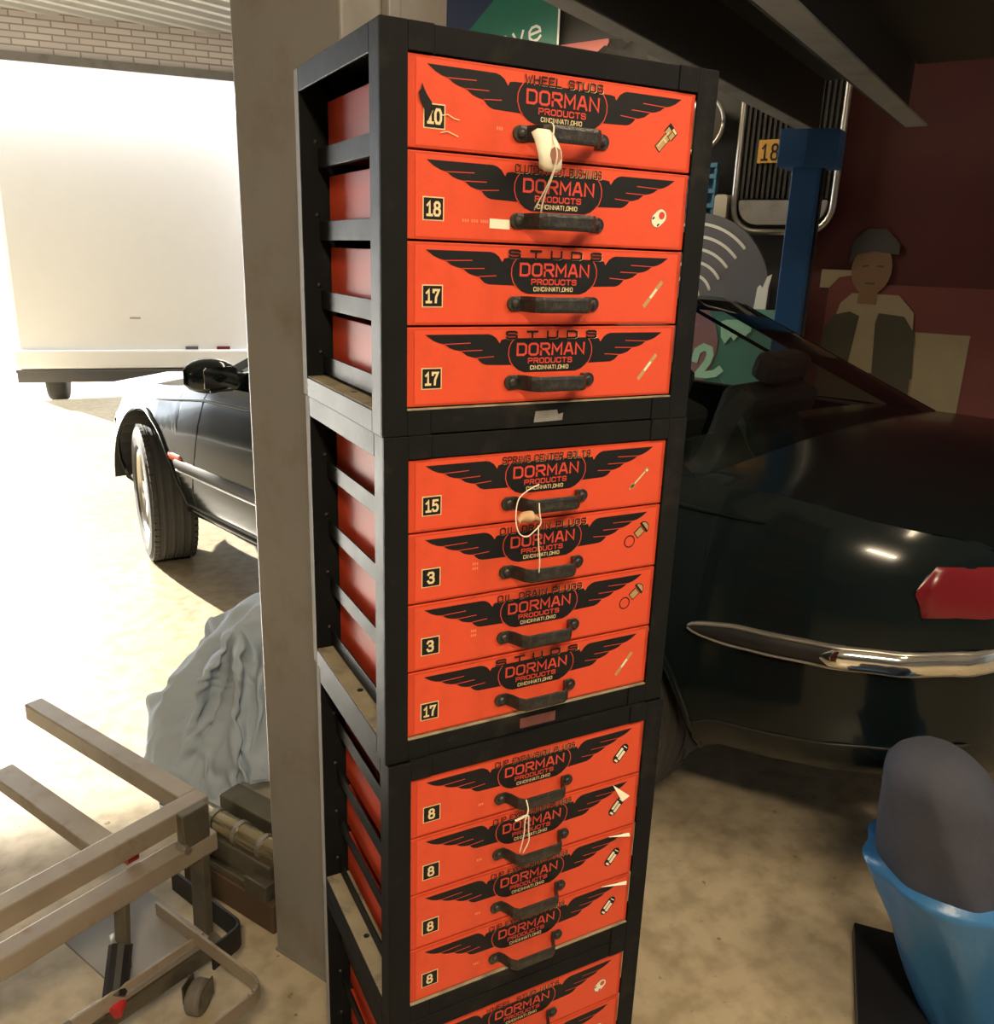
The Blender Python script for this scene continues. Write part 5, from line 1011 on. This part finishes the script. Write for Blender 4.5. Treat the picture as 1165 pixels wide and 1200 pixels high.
mb = MB(); mb.bar(cq(T1 + dB * 0.16 + dA * 0.1 + Vector((0, 0, -.06))), cq(T1 + dB * 0.16 + dA * 0.5 + Vector((0, 0, -.06))), 0.05, 0.03); mb.build('inner_rail', RAWSTEEL, ct, bevel=0.003)
mb = MB(); mb.box(-0.012, 0.012, -0.030, 0.030, -0.10, 0.020, Matrix.Translation(cq(T1 + dB * 0.045 - dA * 0.028)) @ Matrix.Rotation(math.atan2(dB.y, dB.x) + PI / 2, 4, 'Z'))
mb.build('clamp_plate', CASTIRON, ct, bevel=0.003)
mb = MB(); mb.tube([cq(T1 + dB * .075 - dA * .02 + Vector((0, 0, -.05))), cq(T1 + dB * .075 - dA * .05 + Vector((0, 0, -.05)))], 0.008, 10); mb.build('clamp_bolt', DULLCHR, ct)
# leg from the tubes to the base
L0 = T2 + dB * 0.03 + Vector((0, 0, -0.02)); L1 = Vector((-0.155, 0.655, 0.095))
mb = MB(); mb.bar(cq(L0), cq(L1), 0.045, 0.018, up=(-0.9, -0.4, 0.2)); mb.build('leg', CASTIRON, ct, bevel=0.002)
L0 = T2 + dB * 0.20 + Vector((0, 0, -0.02))
mb = MB(); mb.bar(cq(L0), cq(Vector((-0.31, 0.60, 0.095))), 0.04, 0.012, up=(-0.9, -0.4, 0.2)); mb.build('leg', CASTIRON, ct, bevel=0.002)
# flat bar base with the loop handle
def flat(name, pts, z, h, t, m_):
    mb = MB()
    for p, q in zip(pts, pts[1:]): mb.bar(cq(Vector((*p, z))), cq(Vector((*q, z))), t, h, ext=t * 0.4)
    return mb.build(name, m_, ct, bevel=0.001)
def fillet(a, b, c, r, n=6):
    a, b, c = Vector(a), Vector(b), Vector(c)
    p = b + (a - b).normalized() * r; q = b + (c - b).normalized() * r
    return [tuple((1 - t) ** 2 * p + 2 * t * (1 - t) * b + t * t * q) for t in [i / n for i in range(n + 1)]]
corner = (-0.085, 0.405); lp = [(-0.235, 0.70)] + fillet((-0.235, 0.70), corner, (-0.30, 0.305), 0.035) + [(-0.34, 0.285)]
flat('loop_handle', lp, 0.145, 0.032, 0.006, RAWSTEEL)
flat('base_bar', [(-0.165, 0.60), (-0.40, 0.49)], 0.125, 0.034, 0.006, RAWSTEEL)
flat('base_channel', [(-0.150, 0.625), (-0.42, 0.505)], 0.085, 0.034, 0.045, CASTIRON)
lp2 = [(-0.19, 0.84)] + fillet((-0.19, 0.84), (-0.085, 0.615), (-0.15, 0.575), 0.02) + [(-0.15, 0.575)]
flat('dark_bent_bar', lp2, 0.095, 0.055, 0.006, PLASTIC)
mb = MB(); mb.box(-0.10, 0.08, -0.11, 0.11, 0, 0.006, Matrix.Translation(cq(Vector((-0.29, 0.655, 0.12)))) @ Matrix.Rotation(math.atan2(dB.y, dB.x), 4, 'Z')); mb.build('base_sheet', COLUMN, ct)
M4 = Matrix.Translation(cq(Vector((-0.185, 0.555, 0.034)))) @ Matrix.Rotation(0.9, 4, 'Z')
mb = MB(); mb.lathe([(0.0005, -0.016), (0.028, -0.016), (0.034, -0.010), (0.034, 0.010), (0.028, 0.016), (0.0005, 0.016)], M4, 28); cw = mb.build('caster', CASTER, ct, smooth=False, bevel=0.002)
mb = MB(); mb.box(-0.02, 0.02, -0.022, -0.019, -0.005, 0.036, M4); mb.box(-0.02, 0.02, 0.019, 0.022, -0.005, 0.036, M4); mb.build('caster_fork', CASTIRON, cw)
mb = MB(); mb.lathe([(0.0005, -0.02), (0.018, -0.02), (0.018, 0.02), (0.0005, 0.02)], Matrix.Translation(cq(Vector((-0.31, 0.62, 0.155)))) @ Matrix.Rotation(0.5, 4, 'X'), 20); mb.build('pump_cylinder', DULLCHR, ct, smooth=True)
mb = MB(); mb.tube([cq(Vector((-0.31, 0.60, 0.17))), cq(Vector((-0.33, 0.53, 0.12)))], 0.022, 12); mb.build('release_lever', PLASTIC, ct)
mb = MB(); mb.tube([cq(Vector((-0.325, 0.535, 0.105))), cq(Vector((-0.335, 0.515, 0.10)))], 0.016, 12); mb.build('red_knob', REDK, ct)
mb = MB(); mb.tube([cq(Vector((-0.265, 0.665, 0.315))), cq(Vector((-0.285, 0.655, 0.315)))], 0.012, 12); mb.build('red_knob', REDK, ct)
M4 = Matrix.Translation(cq(Vector((-0.42, 0.40, 0.034))))
mb = MB(); mb.lathe([(0.0005, -0.016), (0.028, -0.016), (0.034, -0.010), (0.034, 0.010), (0.028, 0.016), (0.0005, 0.016)], M4, 28); cw = mb.build('caster', CASTER, ct, bevel=0.002)
mb = MB(); mb.bar(cq(Vector((-0.40, 0.50, 0.085))), cq(Vector((-0.42, 0.40, 0.085))), 0.04, 0.03); mb.build('base_foot', CASTIRON, ct)

# ================================================================== BUNDLE ON THE RIGHT
bl = thing('rubber_mat', 'black thick rubber mat under the blue tarpaulin bundle', 'mat', (1.165, 0.135, 0), math.radians(-48))
mb = MB(); mb.box(0, 0.45, -0.42, 0.0, 0, 0.03, Matrix.Rotation(0.0, 4, 'Z')); mb.build('slab', PLASTIC, bl, bevel=0.003)
bu = thing('tarpaulin_bundle', 'navy blanket bundle wrapped in shiny blue tarpaulin at the right edge', 'bundle', (1.165, -0.145, 0.03))
def bundle(z0, z1, r0, r1, n, amp, seed, m_, nm, lean=(-0.155, 0.08)):
    mb = MB(); rows = []
    for j in range(n + 1):
        v = j / n; z = z0 + (z1 - z0) * v
        r = []
        for i in range(96):
            a = 2 * PI * i / 96
            rr = (r0 + (r1 - r0) * v) * (1 + amp * noise.noise(Vector((math.cos(a) * 2.2, math.sin(a) * 2.2, v * 2 + seed))) + amp * .5 * (1 - abs(math.sin(a * 3.5 + 2.5 * v + seed))) * 1.5)
            if nm == 'blanket' and v > .8: rr *= 1 - ((v - .8) / .2) ** 2 * .5
            r.append(Vector((rr * math.cos(a) + lean[0] * z / .6, rr * math.sin(a) + lean[1] * z / .6, z)))
        rows.append(r)
    vs = mb.grid(rows, close_v=True); mb.bm.faces.new(vs[-1]); mb.bm.faces.new(vs[0][::-1])
    return mb.build(nm, m_, bu, smooth=True)
bundle(0.0, 0.36, 0.085, 0.145, 20, 0.09, 1.0, TARP, 'tarpaulin')
bundle(0.30, 0.60, 0.132, 0.085, 14, 0.05, 4.0, NAVY, 'blanket')

# ================================================================== THINGS ON THE RIGHT WALL
def wp(a, z, off=0.0): return lift(a, RWALL - off, z)       # point on the right wall: a along A
def wall_poly(mb, pts, o0, o1): mb.prism(pts, lambda a, z: wp(a, z, o0), lambda a, z: wp(a, z, o1)); return mb
def wthing(name, lab, cat, a, z): 
    t = thing(name, lab, cat, wp(a, z, 0.0)); return t
def wb(mb, name, m_, t, **kw):
    o = mb.build(name, m_, t, **kw); o.data.transform(Matrix.Translation(-Vector(t.location))); return o
def rect(a0, a1, z0, z1): return [(a0, z0), (a1, z0), (a1, z1), (a0, z1)]
# radiator shell with plate
g = wthing('radiator_grille', 'old chrome edged truck radiator grille hanging on the dark wall', 'grille', -0.55, 1.60)
def rrect(a0, a1, z0, z1, rb, rt, n=6):
    return (arc(a1 - rb, z0 + rb, rb, -PI / 2, 0, n) + arc(a1 - rt, z1 - rt, rt, 0, PI / 2, n) + arc(a0 + rt, z1 - rt, rt, PI / 2, PI, n) + arc(a0 + rb, z0 + rb, rb, PI, 1.5 * PI, n))
mb = MB(); wall_poly(mb, rrect(-0.80, -0.28, 1.66, 2.42, 0.10, 0.05), 0.02, 0.10); wb(mb, 'core', GRILLB, g)
mb = MB()
for i in range(17):
    a = -0.775 + 0.47 * i / 16; wall_poly(mb, rect(a - 0.007, a + 0.007, 1.80, 2.40), 0.10, 0.125)
wb(mb, 'slats', GRILLB, g)
mb = MB(); pts = rrect(-0.815, -0.265, 1.62, 2.44, 0.14, 0.06, 8); mb.tube([wp(a, z, 0.12) for a, z in pts + [pts[0]]], 0.018, 10); wb(mb, 'shell_rim', DULLCHR, g, smooth=True)
mb = MB(); wall_poly(mb, rrect(-0.785, -0.295, 1.66, 1.79, 0.11, 0.01), 0.10, 0.13); wb(mb, 'lower_pan', STEELG, g)
p = wthing('licence_plate', 'yellow licence plate reading 188 fixed to the radiator grille', 'licence plate', -0.60, 2.03)
mb = MB(); wall_poly(mb, rect(-0.705, -0.46, 1.985, 2.105), 0.128, 0.134); wb(mb, 'plate', YELLOW, p)
mb = MB(); stroke_text(mb, '188', -0.69, -0.53, 1.995, 2.085, lambda a, z: wp(a, z, 0.136), w=1.0, gap=2.0); wb(mb, 'numerals', INK, p)
h = wthing('headlamp', 'round chrome rimmed vehicle headlamp hanging beside the grille', 'headlamp', -1.06, 2.20)
fa = B * -1.0
Mh = Matrix.Translation(wp(-1.06, 2.20, 0.0)) @ Matrix((A, -fa, Vector((0, 0, 1)))).transposed().to_4x4()
mb = MB(); mb.lathe([(0.0005, 0.0), (0.09, 0.0), (0.14, -0.10), (0.15, -0.16)], Mh, 32); wb(mb, 'bowl', GREY, h, smooth=True)
mb = MB(); mb.lathe([(0.0005, -0.185), (0.06, -0.18), (0.11, -0.17), (0.14, -0.16)], Mh, 32); wb(mb, 'lens', mat('dusty lens', (0.10, 0.09, 0.08), 0.12, var=0.3), h, smooth=True)
mb = MB(); mb.tube([Mh @ Vector((0.15 * math.cos(2 * PI * i / 40), -0.165, 0.15 * math.sin(2 * PI * i / 40))) for i in range(41)], 0.012, 8); wb(mb, 'rim', DULLCHR, h, smooth=True)
# crates and box on a shelf
sh = wthing('wall_shelf', 'dark shelf board on the wall carrying the blue crate', 'shelf', -1.3, 1.66)
mb = MB(); wall_poly(mb, rect(-1.6, -0.84, 1.64, 1.665), 0.0, 0.20); wb(mb, 'board', STEELK, sh)
c_ = wthing('plastic_crate', 'blue slatted plastic crate standing on the wall shelf', 'crate', -1.05, 1.665)
mb = MB(); wall_poly(mb, rect(-1.34, -0.945, 1.666, 1.99), 0.05, 0.10)
for z in (1.67, 1.75, 1.83, 1.91, 1.97): wall_poly(mb, rect(-1.35, -0.935, z, z + 0.024), 0.10, 0.13)
for i in range(9): wall_poly(mb, rect(-1.35 + i * 0.05, -1.335 + i * 0.05, 1.67, 1.99), 0.10, 0.125)
wb(mb, 'basket', CRATE, c_)
b_ = wthing('ivory_box', 'small ivory plastic box beside the blue crate', 'box', -0.86, 1.665)
mb = MB(); wall_poly(mb, rrect(-0.92, -0.845, 1.666, 1.82, 0.015, 0.02), 0.04, 0.16); wb(mb, 'case', IVORY, b_)
# big grey disc with white arcs
dk = wthing('round_grey_sign', 'large round grey sign with white curved stripes above the car roof', 'sign', -0.98, 1.30)
dc = (-0.985, 1.255); dr = 0.462
mb = MB(); wall_poly(mb, arc(dc[0], dc[1], dr, 0, 2 * PI, 56)[:-1], 0.20, 0.225); wb(mb, 'disc', DISC, dk)
mb = MB()
for r_, a0 in ((0.402, 43), (0.332, 42), (0.262, 40), (0.190, 33), (0.118, 20), (0.047, 5)):
    mb = MB(); stroke_line(mb, arc(dc[0], dc[1], r_, math.radians(a0), math.radians(150), 40), 0.017, lambda a, z: wp(a, z, 0.228))
    wall_poly(mb, arc(dc[0] + r_ * math.cos(math.radians(a0)), dc[1] + r_ * math.sin(math.radians(a0)), 0.0085, 0, 2 * PI, 10)[:-1], 0.2265, 0.228)
    wb(mb, 'stripe', SIGNW, dk)
mb = MB(); wall_poly(mb, [(-0.593, 1.287), (-0.591, 1.317), (-0.578, 1.333), (-0.562, 1.318), (-0.542, 1.379), (-0.518, 1.392), (-0.545, 1.20), (-0.60, 1.20)], 0.226, 0.230); wall_poly(mb, [(-0.545, 1.36), (-0.528, 1.388), (-0.531, 1.20), (-0.56, 1.20)], 0.226, 0.2305); wb(mb, 'flame_mark', SIGNW, dk)
# painted board seen through the car windows
gb = wthing('painted_board', 'teal board with mauve and mint shapes standing behind the car, seen through its windows', 'board', -0.9, 0.0)
mb = MB(); wall_poly(mb, rect(-1.65, -0.42, 0.0, 1.20), 0.235, 0.262); wb(mb, 'board', TEAL, gb)
mb = MB(); wall_poly(mb, [(-1.25, 1.19), (-0.86, 1.19), (-0.814, 1.131), (-0.774, 1.019), (-0.777, 0.945), (-0.796, 0.868), (-0.86, 0.72), (-1.0, 0.60), (-1.3, 0.58)], 0.262, 0.265); wb(mb, 'mauve_shape', MAUVE, gb)
mb = MB(); stroke_line(mb, [(-0.905, 0.885), (-0.893, 0.94), (-0.855, 0.967), (-0.820, 0.955), (-0.812, 0.925), (-0.825, 0.88), (-0.855, 0.835), (-0.885, 0.80), (-0.83, 0.805), (-0.775, 0.818), (-0.745, 0.845)], 0.042, lambda a, z: wp(a, z, 0.268)); wb(mb, 'mint_swirl', MINT, gb)
mb = MB(); wall_poly(mb, [(-0.769, 1.119), (-0.737, 1.131), (-0.678, 1.135), (-0.590, 1.111), (-0.586, 1.075), (-0.610, 1.058), (-0.622, 1.026), (-0.657, 1.049), (-0.681, 1.016), (-0.700, 1.041), (-0.733, 0.996), (-0.759, 1.031)], 0.262, 0.2685); wb(mb, 'mint_zigzag', MINT, gb)
# green street sign, navy board
nb = wthing('navy_board', 'dark navy board on the wall behind the green sign', 'board', -2.8, 2.6)
mb = MB(); wall_poly(mb, rect(-3.6, -2.2, 2.2, 3.6), 0.01, 0.03); wb(mb, 'board', BLUEB, nb)
gs = wthing('street_sign', 'tilted green street sign with white lettering above the cabinet stack', 'sign', -2.4, 2.6)
# tilted rectangle: corners measured on the wall
ex = Vector((0.985, 0.17)); ez = Vector((-0.17, 0.985))
def gsp(u, v, o_): 
    q = Vector((-2.76, 2.86)) + ex * u + ez * v; return wp(q.x, q.y, o_)
mb = MB(); mb.prism([(0, 0), (0.30, 0.17), (0.34, 0.3), (0.62, 0.3), (0.70, 0.02), (0.64, -0.32), (-0.06, -0.32)], lambda u, v: gsp(u, v, 0.05), lambda u, v: gsp(u, v, 0.058)); wb(mb, 'sheet', GREENS, gs)
mb = MB(); stroke_text(mb, 'eve', 0.21, 0.56, -0.20, -0.07, lambda u, v: gsp(u, v, 0.061), w=0.75, gap=1.0)
wb(mb, 'lettering', SIGNW, gs)
mb = MB(); stroke_line(mb, [(0.50, 0.17), (0.53, 0.15), (0.56, 0.17), (0.57, 0.22)], 0.014, lambda u, v: gsp(u, v, 0.061)); stroke_line(mb, [(0.70, 0.02), (0.645, -0.30)], 0.014, lambda u, v: gsp(u, v, 0.061)); wb(mb, 'white_marks', SIGNW, gs)
# dark red wall board with poster
rb = wthing('red_board', 'dark red painted board covering the wall beside the blue post', 'board', 0.3, 0.5)
mb = MB(); wall_poly(mb, rect(-0.45, 3.2, 0.4, 3.1), 0.0, 0.015); wb(mb, 'board', REDW, rb)
def fig_poly(mb, pts, o0, o1): return wall_poly(mb, [(a * 1.1 - 0.12, (z - 1.5) * 1.1 + 1.44) for a, z in pts], o0, o1)
ps = wthing('poster', 'large poster of a person in vest and cap on the dark red board', 'poster', 0.1, 0.6)
mb = MB(); wall_poly(mb, rect(-0.30, -0.07, 1.33, 1.42), 0.021, 0.023); wall_poly(mb, rect(-0.25, 0.9, 0.5, 1.36), 0.0205, 0.022); wb(mb, 'faded_sheet', RED2, ps)
mb = MB(); wall_poly(mb, [(-0.30, 1.33), (-0.30, 1.43), (-0.07, 1.43), (-0.07, 1.415), (-0.20, 1.39), (-0.25, 1.33)], 0.0235, 0.0245); wb(mb, 'cream_corner', POSTC, ps)
mb = MB(); wall_poly(mb, rect(0.17, 0.5, 0.5, 1.12), 0.021, 0.024); wb(mb, 'side_panel', POSTC, ps)
mb = MB(); fig_poly(mb, [(-0.10, 1.00), (-0.085, 1.18), (-0.05, 1.33), (0.0, 1.38), (0.22, 1.38), (0.30, 1.30), (0.33, 1.0), (0.1, 0.97)], 0.0245, 0.026); wb(mb, 'shirt', POSTC, ps)
mb = MB(); fig_poly(mb, [(-0.13, 0.98), (-0.115, 1.20), (-0.07, 1.27), (0.0, 1.29), (0.05, 1.27), (0.045, 1.22), (0.03, 1.05), (0.03, 0.98)], 0.026, 0.0272); fig_poly(mb, [(0.13, 1.24), (0.14, 1.29), (0.26, 1.28), (0.32, 1.2), (0.34, 0.98), (0.15, 0.98)], 0.026, 0.0272); wb(mb, 'vest', VEST, ps)
mb = MB(); fig_poly(mb, [(-0.11, 1.03), (-0.13, 0.85), (-0.18, 0.6), (-0.2, 0.45), (0.05, 0.45), (0.06, 0.7), (0.1, 0.45), (0.35, 0.45), (0.33, 1.0), (0.1, 0.99)], 0.026, 0.0275); wb(mb, 'trousers', TROUS, ps)
mb = MB(); fig_poly(mb, [(0.035 + 0.095 * math.cos(t) + .04, 1.50 + 0.125 * math.sin(t)) for t in [2 * PI * i / 28 for i in range(28)]], 0.0262, 0.0285); fig_poly(mb, rect(0.03, 0.12, 1.33, 1.42), 0.0262, 0.0272); wb(mb, 'face', SKIN, ps)
mb = MB(); fig_poly(mb, [(-0.035, 1.52), (-0.03, 1.63), (0.03, 1.69), (0.12, 1.69), (0.19, 1.62), (0.19, 1.57), (0.08, 1.585), (0.0, 1.57)], 0.0286, 0.031); fig_poly(mb, [(0.03, 1.515), (0.06, 1.52), (0.06, 1.512), (0.03, 1.507)], 0.0286, 0.0292); fig_poly(mb, [(0.10, 1.52), (0.13, 1.517), (0.13, 1.508), (0.10, 1.511)], 0.0286, 0.0292); fig_poly(mb, [(0.055, 1.435), (0.10, 1.435), (0.10, 1.427), (0.055, 1.427)], 0.0286, 0.0292)
wb(mb, 'cap_and_features', HAIR, ps)

# ================================================================== CEILING LIGHTS (one behind the camera, plus added fill lights)
def ceiling_light(x, y, z, rz, lab, power, ln=1.5):
    t = thing('ceiling_light', lab, 'lamp', (x, y, z), rz, 'hanging tube lights')
    mb = MB(); mb.prism([(-0.09, 0.03), (0.09, 0.03), (0.035, 0.09), (-0.035, 0.09)], lambda u, v: Vector((-ln / 2, u, v)), lambda u, v: Vector((ln / 2, u, v))); mb.build('reflector', WHITEP, t)
    for yy in (-0.045, 0.045): MB().tube([(-ln / 2 + .03, yy, 0.018), (ln / 2 - .03, yy, 0.018)], 0.013, 10).build('tube', TUBE, t)
    for xx in (-ln * .4, ln * .4): MB().tube([(xx, 0, 0.09), (xx, 0, 3.21 - z)], 0.003, 6).build('suspension_wire', GREY, t)
    ld = bpy.data.lights.new('tube_light', 'AREA'); ld.shape = 'RECTANGLE'; ld.size = ln; ld.size_y = 0.16; ld.energy = power; ld.color = (1.0, 0.80, 0.54)
    lo = bpy.data.objects.new('tube_light', ld); C.objects.link(lo); lo.parent = t; lo.location = (0, 0, -0.005)
ceiling_light(-0.66, -1.84, 2.80, math.radians(107), 'tube light hanging above and behind the camera', 86, 0.8)
ceiling_light(1.0, -0.95, 2.75, 0.5, 'added fill tube light to the right of the camera', 42, 1.2)  # unseen lamp, added to brighten the floor right of the stack
wl = lift(-2.1, 3.3, 0)
ceiling_light(wl.x, wl.y, 2.85, ANG_B + PI / 2, 'added fill tube light near the right wall behind the lift', 40)  # unseen lamp, added to brighten the grey disc and right wall
